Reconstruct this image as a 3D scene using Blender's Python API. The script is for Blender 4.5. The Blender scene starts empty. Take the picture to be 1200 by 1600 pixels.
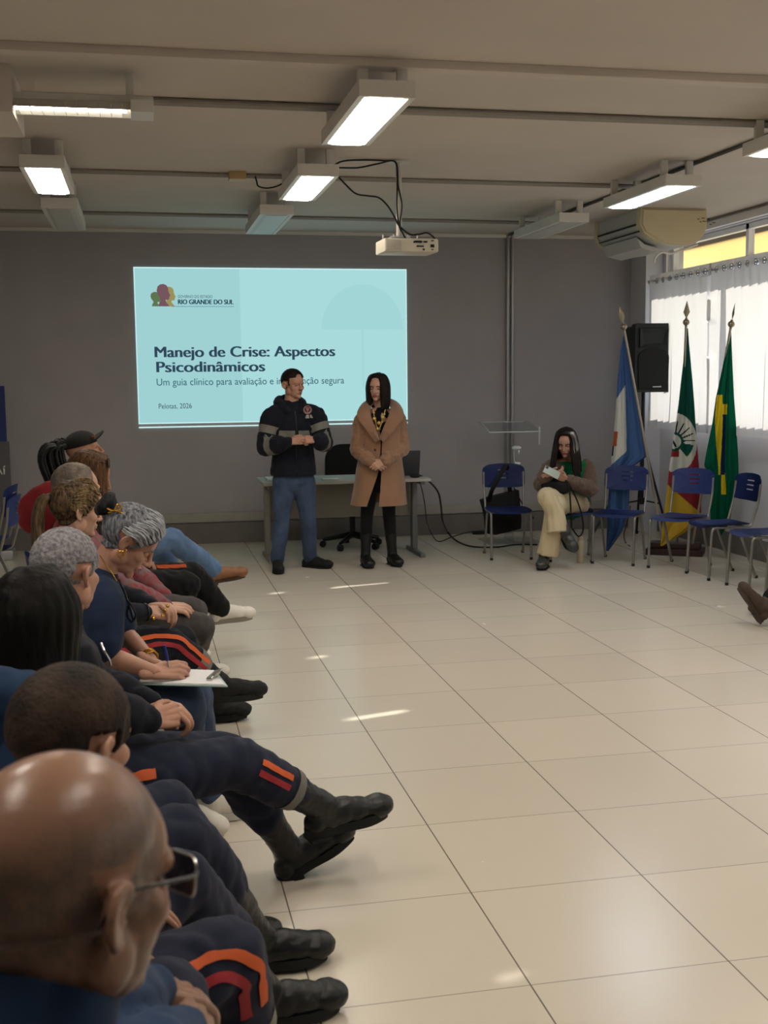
import bpy, bmesh, math, random
from math import sin, cos, pi, radians
from mathutils import Vector as V, Matrix, noise
from mathutils.bvhtree import BVHTree

# ------------------------------------------------------------------ camera, world, sun, exposure
SC = bpy.context.scene
COL = SC.collection
F_PX = 1814.67
YAW, PITCH, ROLL = 0.204762694, -0.115607039, -0.0103868642
CAM = V((0, 0, 1.688))
_cy, _sy = cos(YAW), sin(YAW)
FW = V((_sy * cos(PITCH), _cy * cos(PITCH), sin(PITCH)))
_R = V((_cy, -_sy, 0)); _U = _R.cross(FW)
RT = _R * cos(ROLL) + _U * sin(ROLL)
UP = _U * cos(ROLL) - _R * sin(ROLL)
cd = bpy.data.cameras.new('camera'); cam = bpy.data.objects.new('camera', cd); COL.objects.link(cam)
cd.sensor_fit = 'HORIZONTAL'; cd.sensor_width = 36; cd.lens = F_PX * 36 / 1200
cd.clip_start = 0.05; cd.clip_end = 200
cam.matrix_world = Matrix(((RT.x, UP.x, -FW.x, CAM.x), (RT.y, UP.y, -FW.y, CAM.y), (RT.z, UP.z, -FW.z, CAM.z), (0, 0, 0, 1)))
SC.camera = cam
cd.dof.use_dof = True; cd.dof.focus_distance = 6.0; cd.dof.aperture_fstop = 9.0

SC.view_settings.view_transform = 'Standard'; SC.view_settings.look = 'None'
SC.view_settings.exposure = 0.12; SC.view_settings.gamma = 1.0; SC.view_settings.use_curve_mapping = False
try:
    SC.cycles.use_denoising = True; SC.cycles.max_bounces = 8; SC.cycles.diffuse_bounces = 5; SC.cycles.glossy_bounces = 3
    SC.cycles.transmission_bounces = 6; SC.cycles.sample_clamp_indirect = 6.0; SC.cycles.caustics_reflective = False; SC.cycles.caustics_refractive = False
except Exception:
    pass
wd = bpy.data.worlds.new('world'); SC.world = wd; wd.use_nodes = True
_bg = wd.node_tree.nodes['Background']; _bg.inputs[0].default_value = (0.72, 0.84, 1.0, 1); _bg.inputs[1].default_value = 1.9
sl = bpy.data.lights.new('sun', 'SUN'); sl.energy = 11.0; sl.angle = radians(0.53); sl.color = (1.0, 0.93, 0.84)
sun = bpy.data.objects.new('sun', sl); COL.objects.link(sun)
SUN_DIR = V((-0.967 * cos(radians(29)), -0.253 * cos(radians(29)), -sin(radians(29))))
sun.rotation_euler = SUN_DIR.to_track_quat('-Z', 'Y').to_euler(); sun.location = (20, 15, 15)
LAMP_W, LAMP_C = 26.0, (1.0, 0.96, 0.90)

def at(x, y, Y):            # the point of the plane Y = const seen along a pixel's direction
    d = FW + RT * ((x - 600) / F_PX) + UP * ((800 - y) / F_PX)
    return CAM + d * (Y / d.y)
def onz(x, y, z=0.0):
    d = FW + RT * ((x - 600) / F_PX) + UP * ((800 - y) / F_PX)
    return CAM + d * ((z - CAM.z) / d.z)

# ------------------------------------------------------------------ materials
def srgb(c):
    if isinstance(c, str):
        c = [int(c[i:i + 2], 16) / 255 for i in (0, 2, 4)]
    return tuple(((v + 0.055) / 1.055) ** 2.4 if v > 0.04045 else v / 12.92 for v in c)
MATS = {}
def mat(name, col, rough=0.6, metal=0.0, spec=0.4, var=0.0, vscale=8.0, bump=0.0, bscale=60.0, stretch=(1, 1, 1), emit=None, alpha=None, sheen=0.0, col2=None, trans=0.0):
    if name in MATS: return MATS[name]
    m = bpy.data.materials.new(name); m.use_nodes = True; MATS[name] = m
    nt = m.node_tree; p = nt.nodes['Principled BSDF']; L = nt.links.new
    c = srgb(col); p.inputs['Base Color'].default_value = (*c, 1)
    p.inputs['Roughness'].default_value = rough; p.inputs['Metallic'].default_value = metal
    p.inputs['Specular IOR Level'].default_value = spec
    if sheen: p.inputs['Sheen Weight'].default_value = sheen
    if trans: p.inputs['Transmission Weight'].default_value = trans
    if emit:
        p.inputs['Emission Color'].default_value = (*srgb(col), 1); p.inputs['Emission Strength'].default_value = emit
    if var or bump:
        tc = nt.nodes.new('ShaderNodeTexCoord'); mp = nt.nodes.new('ShaderNodeMapping'); mp.inputs['Scale'].default_value = stretch
        L(tc.outputs['Object'], mp.inputs['Vector'])
    if var or col2:
        n = nt.nodes.new('ShaderNodeTexNoise'); n.inputs['Scale'].default_value = vscale; n.inputs['Detail'].default_value = 4
        L(mp.outputs[0], n.inputs['Vector'])
        r = nt.nodes.new('ShaderNodeValToRGB'); r.color_ramp.elements[0].position = 0.35; r.color_ramp.elements[1].position = 0.68
        c2 = srgb(col2) if col2 else tuple(v * (1 - var) for v in c)
        r.color_ramp.elements[0].color = (*c2, 1); r.color_ramp.elements[1].color = (*[min(1, v * (1 + (0 if col2 else var))) for v in c], 1)
        L(n.outputs['Fac'], r.inputs[0]); L(r.outputs[0], p.inputs['Base Color'])
    if bump:
        n2 = nt.nodes.new('ShaderNodeTexNoise'); n2.inputs['Scale'].default_value = bscale; n2.inputs['Detail'].default_value = 5
        L(mp.outputs[0], n2.inputs['Vector'])
        b = nt.nodes.new('ShaderNodeBump'); b.inputs['Strength'].default_value = bump; b.inputs['Distance'].default_value = 0.01
        L(n2.outputs['Fac'], b.inputs['Height']); L(b.outputs[0], p.inputs['Normal'])
    return m

def floor_mat():
    m = bpy.data.materials.new('floor_tiles'); m.use_nodes = True; nt = m.node_tree; L = nt.links.new; p = nt.nodes['Principled BSDF']
    N = nt.nodes.new
    tc = N('ShaderNodeTexCoord'); sx = N('ShaderNodeSeparateXYZ'); L(tc.outputs['Object'], sx.inputs[0])
    def math(op, a, b=None, c=None):
        n = N('ShaderNodeMath'); n.operation = op
        for i, v in enumerate((a, b, c)):
            if v is None: continue
            if isinstance(v, (int, float)): n.inputs[i].default_value = v
            else: L(v, n.inputs[i])
        return n.outputs[0]
    def line(out, off, w):
        f = math('FRACT', math('DIVIDE', math('ADD', out, 60.0 - off), 0.6))
        d = math('MINIMUM', f, math('SUBTRACT', 1.0, f))
        return math('LESS_THAN', d, w / 0.6)
    lx = math('MULTIPLY', line(sx.outputs[0], 1.0100, 0.0024), 0.85); ly = math('MULTIPLY', line(sx.outputs[1], 4.7199, 0.0022), 0.55)
    ln = math('MAXIMUM', lx, ly)
    n = N('ShaderNodeTexNoise'); n.inputs['Scale'].default_value = 1.3; n.inputs['Detail'].default_value = 6; L(tc.outputs['Object'], n.inputs['Vector'])
    r = N('ShaderNodeValToRGB'); r.color_ramp.elements[0].color = (*srgb((0.785, 0.75, 0.69)), 1); r.color_ramp.elements[1].color = (*srgb((0.795, 0.76, 0.70)), 1)
    r.color_ramp.elements[0].position = .25; r.color_ramp.elements[1].position = .75
    L(n.outputs['Fac'], r.inputs[0])
    # each tile a hair different
    wn = N('ShaderNodeTexWhiteNoise'); wn.noise_dimensions = '2D'; cb = N('ShaderNodeCombineXYZ')
    L(math('FLOOR', math('DIVIDE', math('ADD', sx.outputs[0], 60 - 1.01), .6)), cb.inputs[0]); L(math('FLOOR', math('DIVIDE', math('ADD', sx.outputs[1], 60 - 4.72), .6)), cb.inputs[1])
    L(cb.outputs[0], wn.inputs['Vector'])
    hv = N('ShaderNodeHueSaturation'); L(r.outputs[0], hv.inputs['Color']); L(math('ADD', math('MULTIPLY', wn.outputs['Value'], 0.07), 0.965), hv.inputs['Value'])
    mx = N('ShaderNodeMix'); mx.data_type = 'RGBA'; L(ln, mx.inputs['Factor']); L(hv.outputs[0], mx.inputs['A']); mx.inputs['B'].default_value = (*srgb((0.30, 0.26, 0.22)), 1)
    L(mx.outputs['Result'], p.inputs['Base Color']); p.inputs['Roughness'].default_value = 0.24; p.inputs['Specular IOR Level'].default_value = 0.45
    n2 = N('ShaderNodeTexNoise'); n2.inputs['Scale'].default_value = 5; n2.inputs['Detail'].default_value = 8; L(tc.outputs['Object'], n2.inputs['Vector'])
    L(math('ADD', math('MULTIPLY', n2.outputs['Fac'], 0.06), 0.23), p.inputs['Roughness'])
    return m

def curtain_mat():
    m = bpy.data.materials.new('curtain_cloth'); m.use_nodes = True; nt = m.node_tree; L = nt.links.new
    for n in list(nt.nodes): nt.nodes.remove(n)
    o = nt.nodes.new('ShaderNodeOutputMaterial'); d = nt.nodes.new('ShaderNodeBsdfDiffuse'); t = nt.nodes.new('ShaderNodeBsdfTranslucent'); mx = nt.nodes.new('ShaderNodeMixShader')
    d.inputs[0].default_value = (*srgb((0.84, 0.83, 0.84)), 1); t.inputs[0].default_value = (*srgb((0.88, 0.87, 0.86)), 1); mx.inputs[0].default_value = 0.31
    L(d.outputs[0], mx.inputs[1]); L(t.outputs[0], mx.inputs[2]); L(mx.outputs[0], o.inputs[0])
    return m
def cloth_trans(name, col, f=0.3):
    m = bpy.data.materials.new(name); m.use_nodes = True; nt = m.node_tree; L = nt.links.new
    for n in list(nt.nodes): nt.nodes.remove(n)
    o = nt.nodes.new('ShaderNodeOutputMaterial'); d = nt.nodes.new('ShaderNodeBsdfDiffuse'); t = nt.nodes.new('ShaderNodeBsdfTranslucent'); mx = nt.nodes.new('ShaderNodeMixShader')
    d.inputs[0].default_value = (*srgb(col), 1); t.inputs[0].default_value = (*srgb(col), 1); mx.inputs[0].default_value = f
    L(d.outputs[0], mx.inputs[1]); L(t.outputs[0], mx.inputs[2]); L(mx.outputs[0], o.inputs[0])
    return m
def glass_mat(name, tint=(0.95, 0.97, 0.97), alpha=0.12):
    m = bpy.data.materials.new(name); m.use_nodes = True; nt = m.node_tree; L = nt.links.new
    for n in list(nt.nodes): nt.nodes.remove(n)
    o = nt.nodes.new('ShaderNodeOutputMaterial'); t = nt.nodes.new('ShaderNodeBsdfTransparent'); g = nt.nodes.new('ShaderNodeBsdfGlossy'); mx = nt.nodes.new('ShaderNodeMixShader')
    t.inputs[0].default_value = (*tint, 1); g.inputs['Roughness'].default_value = 0.03; mx.inputs[0].default_value = alpha
    L(t.outputs[0], mx.inputs[1]); L(g.outputs[0], mx.inputs[2]); L(mx.outputs[0], o.inputs[0])
    return m
def emit_mat(name, col, s):
    m = bpy.data.materials.new(name); m.use_nodes = True; nt = m.node_tree
    for n in list(nt.nodes): nt.nodes.remove(n)
    o = nt.nodes.new('ShaderNodeOutputMaterial'); e = nt.nodes.new('ShaderNodeEmission'); e.inputs[0].default_value = (*srgb(col), 1); e.inputs[1].default_value = s
    nt.links.new(e.outputs[0], o.inputs[0]); return m

# ------------------------------------------------------------------ object helpers
def tag(o, label=None, cat=None, group=None, kind=None):
    if label: o['label'] = label
    if cat: o['category'] = cat
    if group: o['group'] = group
    if kind: o['kind'] = kind
    return o
def thing(name, label, cat, loc=(0, 0, 0), rotz=0.0, group=None):
    o = bpy.data.objects.new(name, None); o.empty_display_size = 0.1; COL.objects.link(o)
    o.location = loc; o.rotation_euler = (0, 0, rotz)
    return tag(o, label, cat, group)
def obj(name, bm, m, parent=None, world=False, smooth=True, ang=40, label=None):
    """one mesh object from a bmesh (or mesh); world=True: coordinates are the world's, the parent is an unrotated empty"""
    if isinstance(bm, bpy.types.Mesh): me = bm
    else:
        me = bpy.data.meshes.new(name)
        if smooth:
            for f in bm.faces: f.smooth = True
        bm.to_mesh(me); bm.free()
        if smooth and ang: me.set_sharp_from_angle(angle=radians(ang))
    if world and parent is not None:
        l = parent.location.copy(); p = parent.parent
        while p is not None: l += p.location; p = p.parent
        me.transform(Matrix.Translation(-l))
    if isinstance(m, (list, tuple)):
        for k in m: me.materials.append(k)
    elif m is not None: me.materials.append(m)
    o = bpy.data.objects.new(name, me); COL.objects.link(o)
    if parent is not None: o.parent = parent
    if label: o['label'] = label
    return o
def struct(name, bm, m, **k):
    return tag(obj(name, bm, m, **k), kind='structure')
def dup(root, loc, rotz, label=None, group=None):
    r = root.copy(); COL.objects.link(r); r.location = loc; r.rotation_euler = (0, 0, rotz)
    if label: r['label'] = label
    if group: r['group'] = group
    for ch in list(root.children):
        c = ch.copy(); COL.objects.link(c); c.parent = r
        for g in list(ch.children):
            d = g.copy(); COL.objects.link(d); d.parent = c
    return r
def BM(): return bmesh.new()
def box(bm, c, s, bev=0.0, mi=0, M=None):
    g = bmesh.ops.create_cube(bm, size=1.0); vs = g['verts']
    for v in vs: v.co = V((v.co.x * s[0], v.co.y * s[1], v.co.z * s[2]))
    if bev:
        es = {e for v in vs for e in v.link_edges}
        r = bmesh.ops.bevel(bm, geom=list(es), offset=bev, segments=2, affect='EDGES', profile=0.6)
        vs = list({v for f in r['faces'] for v in f.verts} | {v for v in vs if v.is_valid})
    T = Matrix.Translation(V(c))
    if M is not None: T = T @ M
    for v in vs: v.co = T @ v.co
    fs = {f for v in vs for f in v.link_faces}
    for f in fs: f.material_index = mi
    return vs
def boxb(x0, x1, y0, y1, z0, z1, bev=0.0):
    bm = BM(); box(bm, ((x0 + x1) / 2, (y0 + y1) / 2, (z0 + z1) / 2), (x1 - x0, y1 - y0, z1 - z0), bev); return bm
def ell(bm, c, r, M=None, u=20, v=14, mi=0):
    T = Matrix.Translation(V(c)) @ (M.to_4x4() if M is not None else Matrix()) @ Matrix.Diagonal((*(r if hasattr(r, '__len__') else (r, r, r)), 1))
    g = bmesh.ops.create_uvsphere(bm, u_segments=u, v_segments=v, radius=1.0, matrix=T)
    if mi:
        for f in {f for q in g['verts'] for f in q.link_faces}: f.material_index = mi
    return g['verts']
def catmull(P, n):
    if len(P) < 3 or n <= 1: return [p.copy() for p in P]
    out = []
    for i in range(len(P) - 1):
        a = P[i - 1] if i else P[0] * 2 - P[1]; b, c = P[i], P[i + 1]; d = P[i + 2] if i + 2 < len(P) else P[-1] * 2 - P[-2]
        for k in range(n):
            t = k / n
            out.append(0.5 * ((2 * b) + (c - a) * t + (2 * a - 5 * b + 4 * c - d) * t * t + (3 * b - a - 3 * c + d) * t ** 3))
    out.append(P[-1].copy()); return out
def sweep(bm, pts, seg=12, sub=4, cap='round', mi=0):
    """pts: (co, ra[, rb[, lat]]) - an elliptical tube; ra along lat"""
    P = [V(p[0]) for p in pts]; ra = [p[1] for p in pts]; rb = [p[2] if len(p) > 2 and p[2] is not None else p[1] for p in pts]
    lat = [V(p[3]) if len(p) > 3 and p[3] is not None else None for p in pts]
    C = catmull(P, sub); n = len(C)
    def interp(a, i):
        t = i * (len(P) - 1) / (n - 1); k = min(int(t), len(P) - 2); f = t - k; f = f * f * (3 - 2 * f)
        return a[k] * (1 - f) + a[k + 1] * f
    if sub <= 1 or len(P) < 3: C = P; n = len(P)
    rings = []; prev = None
    tang = [(C[min(i + 1, n - 1)] - C[max(i - 1, 0)]).normalized() for i in range(n)]
    data = []
    for i in range(n):
        t = tang[i]
        if lat[0] is not None: a = interp(lat, i)
        elif prev is None: a = t.orthogonal()
        else: a = prev
        a = (a - t * a.dot(t)).normalized(); prev = a; b = t.cross(a)
        data.append((C[i], a, b, interp(ra, i), interp(rb, i), t))
    full = []
    if cap == 'round':
        c, a, b, x, y, t = data[0]; m_ = min(x, y)
        for s, o in ((0.45, 0.85), (0.8, 0.55)): full.append((c - t * m_ * o, a, b, x * s, y * s))
    full += [d[:5] for d in data]
    if cap == 'round':
        c, a, b, x, y, t = data[-1]; m_ = min(x, y)
        for s, o in ((0.8, 0.55), (0.45, 0.85)): full.append((c + t * m_ * o, a, b, x * s, y * s))
    for c, a, b, x, y in full:
        rings.append([bm.verts.new(c + a * x * cos(2 * pi * k / seg) + b * y * sin(2 * pi * k / seg)) for k in range(seg)])
    for r0, r1 in zip(rings, rings[1:]):
        for k in range(seg):
            f = bm.faces.new((r0[k], r0[(k + 1) % seg], r1[(k + 1) % seg], r1[k])); f.material_index = mi
    if cap:
        f = bm.faces.new(rings[0][::-1]); f.material_index = mi; f = bm.faces.new(rings[-1]); f.material_index = mi
    return rings
def tube(bm, pts, r, seg=10, sub=5, mi=0, cap='flat'):
    return sweep(bm, [(p, r) for p in pts], seg=seg, sub=sub if len(pts) > 2 else 1, cap=cap, mi=mi)
def cyl(bm, p0, p1, r0, r1=None, seg=20, mi=0):
    return sweep(bm, [(p0, r0), (p1, r0 if r1 is None else r1)], seg=seg, sub=1, cap='flat', mi=mi)
def lathe(bm, prof, c=(0, 0, 0), seg=24, mi=0):
    rings = [[bm.verts.new((c[0] + r * cos(2 * pi * k / seg), c[1] + r * sin(2 * pi * k / seg), c[2] + z)) for k in range(seg)] for r, z in prof]
    for a, b in zip(rings, rings[1:]):
        for k in range(seg):
            f = bm.faces.new((a[k], a[(k + 1) % seg], b[(k + 1) % seg], b[k])); f.material_index = mi
    bm.faces.new(rings[0][::-1]); bm.faces.new(rings[-1])
def prism(bm, poly, d, M, mi=0):
    """polygon (list of 2-D points) extruded by d along local z, placed by M"""
    a = [bm.verts.new(M @ V((x, y, 0))) for x, y in poly]; b = [bm.verts.new(M @ V((x, y, d))) for x, y in poly]
    fs = [bm.faces.new(a[::-1]), bm.faces.new(b)]
    for i in range(len(a)): fs.append(bm.faces.new((a[i], a[(i + 1) % len(a)], b[(i + 1) % len(a)], b[i])))
    for f in fs: f.material_index = mi
    bmesh.ops.recalc_face_normals(bm, faces=fs)
def rrect(w, h, r, n=5, cx=0, cy=0):
    out = []
    for sx, sy, a0 in ((1, 1, 0), (-1, 1, 90), (-1, -1, 180), (1, -1, 270)):
        for k in range(n + 1):
            a = radians(a0 + 90 * k / n); out.append((cx + sx * (w / 2 - r) + r * cos(a), cy + sy * (h / 2 - r) + r * sin(a)))
    return out
XZ = Matrix(((1, 0, 0, 0), (0, 0, 1, 0), (0, 1, 0, 0), (0, 0, 0, 1)))   # polygon drawn in x/z, extruded along +y
XZm = Matrix(((1, 0, 0, 0), (0, 0, -1, 0), (0, 1, 0, 0), (0, 0, 0, 1)))  # extruded along -y
def text_bm(s, w, x, z, y, h=None, bold=0.0, d=0.002):
    """lettering facing -y, its left end at x and baseline at z, scaled to width w (and cap height h)"""
    cu = bpy.data.curves.new('t', 'FONT'); cu.body = s; cu.size = 1.0; cu.offset = bold; cu.extrude = 0.0; cu.resolution_u = 6
    o = bpy.data.objects.new('t', cu); COL.objects.link(o); dg = bpy.context.evaluated_depsgraph_get()
    me = bpy.data.meshes.new_from_object(o.evaluated_get(dg)); bpy.data.objects.remove(o); bpy.data.curves.remove(cu)
    bm = BM(); bm.from_mesh(me); bpy.data.meshes.remove(me)
    xs = [v.co.x for v in bm.verts]; x0, x1 = min(xs), max(xs); k = w / (x1 - x0); kz = k if h is None else h / 0.7
    for v in bm.verts: v.co = V((x + (v.co.x - x0) * k, y, z + v.co.y * kz))
    r = bmesh.ops.extrude_face_region(bm, geom=bm.faces[:])
    for q in r['geom']:
        if isinstance(q, bmesh.types.BMVert): q.co.y -= d
    bmesh.ops.recalc_face_normals(bm, faces=bm.faces)
    return bm

# ------------------------------------------------------------------ the room
YB, XR, ZC, XL, YF = 12.0, 5.45, 3.17, -2.4, -2.6
M_wall = mat('wall_paint', (0.63, 0.615, 0.62), 0.75, spec=0.25, var=0.03, vscale=3, bump=0.03, bscale=90)
M_rwall = mat('wall_paint_light', (0.76, 0.76, 0.78), 0.45, spec=0.3, var=0.03, vscale=3, bump=0.03, bscale=90)
M_ceil = mat('ceiling_paint', (0.76, 0.725, 0.685), 0.8, spec=0.2, var=0.03, vscale=1.5, bump=0.02, bscale=40)
M_base = mat('skirting', (0.43, 0.41, 0.39), 0.5, var=0.06)
M_trim = mat('trim_paint', (0.60, 0.585, 0.55), 0.55, var=0.05)
M_white = mat('white_paint', (0.82, 0.81, 0.78), 0.45, var=0.02)
M_grey = mat('conduit_grey', (0.55, 0.53, 0.50), 0.45)
M_dark = mat('dark_gap', (0.16, 0.15, 0.14), 0.7)
M_alu = mat('aluminium', (0.75, 0.75, 0.75), 0.35, metal=0.8)
M_black = mat('black_plastic', (0.055, 0.055, 0.06), 0.45, bump=0.05, bscale=200)
M_cable = mat('black_cable', (0.04, 0.04, 0.042), 0.5)
M_frame = mat('window_frame_paint', (0.86, 0.86, 0.86), 0.4)
M_glass = glass_mat('window_glass', alpha=0.06)
struct('floor', boxb(XL, XR + .2, YF, YB + .2, -0.1, 0), floor_mat())
struct('ceiling', boxb(XL, XR + .2, YF, YB + .2, ZC, ZC + 0.12), M_ceil)
struct('wall_back', boxb(XL, XR + .2, YB, YB + .2, 0, ZC), M_wall)
struct('wall_left', boxb(XL - .2, XL, YF, YB + .2, 0, ZC), M_wall)
struct('wall_front', boxb(XL, XR + .2, YF - .2, YF, 0, ZC), M_wall)
WY0, WY1, WZ0, WZ1 = -1.5, 11.55, 1.31, 3.06
bm = BM()
box(bm, (XR + .1, (YF + YB) / 2, WZ0 / 2), (.2, YB - YF, WZ0)); box(bm, (XR + .1, (YF + YB) / 2, (WZ1 + ZC) / 2), (.2, YB - YF, ZC - WZ1))
box(bm, (XR + .1, (WY1 + YB) / 2, (WZ0 + WZ1) / 2), (.2, YB - WY1, WZ1 - WZ0)); box(bm, (XR + .1, (YF + WY0) / 2, (WZ0 + WZ1) / 2), (.2, WY0 - YF, WZ1 - WZ0))
struct('wall_right', bm, M_rwall)
struct('pillar', boxb(XR - .19, XR, 11.62, YB, 0, ZC), M_rwall)
struct('baseboard_back', boxb(XL, XR - .19, YB - .012, YB, 0, 0.215), M_base)
struct('baseboard_right', boxb(XR - .015, XR, YF, 11.62, 0, 0.19), M_base)
bm = boxb(XL, XR - .19, YB - .028, YB, 0.225, 0.32, 0.004)
struct('trim_1', bm, M_trim)
struct('trim_2', boxb(XL, XR - .19, YB - .03, YB, ZC - .035, ZC, 0.004), M_white)   # cornice strip
struct('trim_3', boxb(XR - .05, XR, YF, 11.62, ZC - .10, ZC - .03, 0.004), M_frame)  # rail over the window
# window: frame with mullions, and panes
W = obj('window_1', boxb(XR + .06, XR + .12, WY0, WY1, WZ0, WZ0 + .05), M_frame); tag(W, kind='structure')
bm = BM()
for z in (2.74, WZ1 - .03): box(bm, (XR + .09, (WY0 + WY1) / 2, z), (.06, WY1 - WY0, .05))
ys = [11.52, 9.98, 8.45, 6.95, 5.4, 3.9, 2.4, 0.9, -0.6]
for y in ys: box(bm, (XR + .09, y, (WZ0 + WZ1) / 2), (.06, .05, WZ1 - WZ0))
obj('window_frame', bm, M_frame, W)
obj('window_pane', boxb(XR + .088, XR + .092, WY0, WY1, WZ0, WZ1), M_glass, W)
obj('window_sill', boxb(XR - .03, XR + .1, WY0, WY1, WZ0 - .04, WZ0, .006), M_frame, W)
# outside the window: paved strip and the yellow awning over it
struct('ground', boxb(XR + .2, 40, -20, 40, -0.2, -0.05), mat('outside_paving', (0.62, 0.60, 0.56), 0.9, var=0.1))
aw = thing('awning', 'yellow awning hanging outside above the window, lit by the sun', 'awning', (5.87, 5, 2.82))
obj('valance', boxb(5.87, 5.88, -3, 14, 2.82, 3.03), cloth_trans('awning_cloth', (1.0, 0.93, 0.76), 0.5), aw, world=True)
obj('awning_beam', boxb(5.86, 5.90, -3, 14, 3.03, 3.3), mat('awning_beam', (0.55, 0.50, 0.44), 0.7), aw, world=True, label='brown beam holding the awning')
obj('awning_roof', boxb(5.66, 5.90, -3, 14, 3.3, 3.34), mat('awning_beam', (0.55, 0.50, 0.44)), aw, world=True)

# ------------------------------------------------------------------ ceiling: conduits, lights, duct
def conduit(name, label, pts, r, m, n=2, gap=0.035):
    t = BM()
    for k in range(n):
        o = V((0, 0, 0))
        q = [V(p) for p in pts]; d = (q[1] - q[0]).normalized(); side = V((-d.y, d.x, 0)) if abs(d.z) < .5 else V((1, 0, 0))
        tube(t, [p + side * (k - (n - 1) / 2) * gap for p in q], r, seg=8, sub=1)
    return tag(obj(name, t, m), label, 'conduit')
conduit('conduit', 'thick grey conduit crossing the ceiling in front of the hanging strip light', [(XL, 6.47, ZC - .018), (XR, 6.49, ZC - .018)], 0.017, M_grey, 2, .042)
conduit('conduit', 'twin grey conduit crossing the ceiling just past the projector pole', [(XL, 8.66, ZC - .012), (3.86, 8.78, ZC - .012)], 0.013, M_grey, 2, .06)
conduit('conduit', 'twin thin conduit along the ceiling above the projected slide', [(XL, 10.75, ZC - .012), (3.86, 10.98, ZC - .012)], 0.012, M_grey, 2, .06)
conduit('conduit', 'thin conduit running from the pale ceiling lamp to the unlit one by the air conditioner', [(3.9, 3.5, ZC - .014), (3.84, 11.9, ZC - .014)], 0.013, mat('conduit_dark', (0.28, 0.27, 0.25), 0.5), 1)
conduit('conduit', 'vertical pipe running down the back wall beside the slide', [(3.876, YB - .03, 0.0), (3.876, YB - .03, ZC)], 0.016, mat('pipe_metal', (0.62, 0.62, 0.62), 0.35, metal=0.6), 2, .05)
bm = BM(); box(bm, ((XL + XR) / 2, 5.56, ZC - .02), (XR - XL, .10, .04), .004); box(bm, ((XL + XR) / 2, 5.625, ZC - .006), (XR - XL, .03, .012), mi=1)
tag(obj('trunking', bm, [M_ceil, M_dark]), 'flat cable trunking across the ceiling nearest the top of the photo', 'trunking')
bm = BM(); box(bm, (-1.2, 6.2, ZC - .11), (1.31, .6, .22), .004)
tag(obj('ceiling_duct', bm, M_ceil), 'white box duct on the ceiling above the louvred strip light', 'duct')
tag(obj('junction_box', boxb(.68, .80, 8.60, 8.72, ZC - .055, ZC, .004), mat('beige_plastic', (0.72, 0.62, 0.44), 0.5)), 'small beige junction box on the ceiling conduit', 'junction box')
M_lit = emit_mat('lamp_diffuser', LAMP_C, LAMP_W)
M_litc = emit_mat('lamp_diffuser_cool', (0.90, 0.95, 1.0), LAMP_W)
M_unlit = mat('lamp_diffuser_off', (0.72, 0.72, 0.70), 0.4, var=0.02)
def lamp(x, y0, y1, lit, label, w=0.27, grp=None):
    t = thing('ceiling_lamp', label, 'ceiling lamp', (x, (y0 + y1) / 2, 2.98))
    bm = BM(); L = y1 - y0; z0 = 2.98
    # tray: sides, ends and top around the diffuser
    prof = [(-w / 2, 0), (-w / 2, .075), (w / 2, .075), (w / 2, 0), (w / 2 - .03, 0), (w / 2 - .03, .02), (-w / 2 + .03, .02), (-w / 2 + .03, 0)]
    prism(bm, prof, L - .06, Matrix.Translation((0, -L / 2 + .03, 0)) @ XZ)
    for s in (-1, 1): box(bm, (0, s * (L / 2 - .015), .0375), (w, .03, .077), .003)
    obj('housing', bm, M_white, t, smooth=False)
    bm = BM(); prism(bm, [(-w / 2 + .03, .018), (-w / 2 + .03, .003), (-w / 2 + .06, -.006), (w / 2 - .06, -.006), (w / 2 - .03, .003), (w / 2 - .03, .018)], L - .07, Matrix.Translation((0, -L / 2 + .035, 0)) @ XZ)
    obj('diffuser', bm, lit if lit else M_unlit, t, smooth=False)
    for s in (-1, 1):
        for q in (-1, 1):
            bm = BM(); box(bm, (q * (w / 2 - .04), s * (L / 2 - .12), .075 + (ZC - z0 - .075) / 2), (.05, .03, ZC - z0 - .075), .002)
            obj('bracket', bm, M_white, t)
    return t
lamp(1.17, 5.45, 6.60, M_lit, 'large lit ceiling lamp hanging nearest above the projector, warm white')
lamp(1.17, 7.60, 8.66, M_lit, 'lit ceiling lamp level with the projector pole, black cables looping from it')
lamp(1.11, 9.40, 10.70, None, 'unlit ceiling lamp above the projected slide')
lamp(-0.54, 7.55, 8.60, M_lit, 'lit ceiling lamp behind the louvred strip light')
lamp(-0.55, 9.27, 10.60, None, 'unlit ceiling lamp close to the back wall over the row of seated people')
lamp(3.72, 7.62, 8.73, M_litc, 'lit ceiling lamp with a cool white panel near the air conditioner')
lamp(3.65, 9.52, 10.74, None, 'unlit ceiling lamp where the vertical wall pipe meets the ceiling')
lamp(3.72, 5.35, 6.58, M_lit, 'lit ceiling lamp cut off by the photo edge above the window')
for k, (x, y) in enumerate(((1.17, 2.8), (1.17, 0.7), (-0.9, 3.0), (3.72, 3.0), (-0.75, 0.9))):
    lamp(x, y, y + 1.15, M_lit, ['lit ceiling lamp over the open floor', 'lit ceiling lamp overhead behind the photographer', 'lit ceiling lamp above the writing woman', 'lit ceiling lamp above the window row nearest the camera', 'lit ceiling lamp above the bald man'][k])
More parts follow.
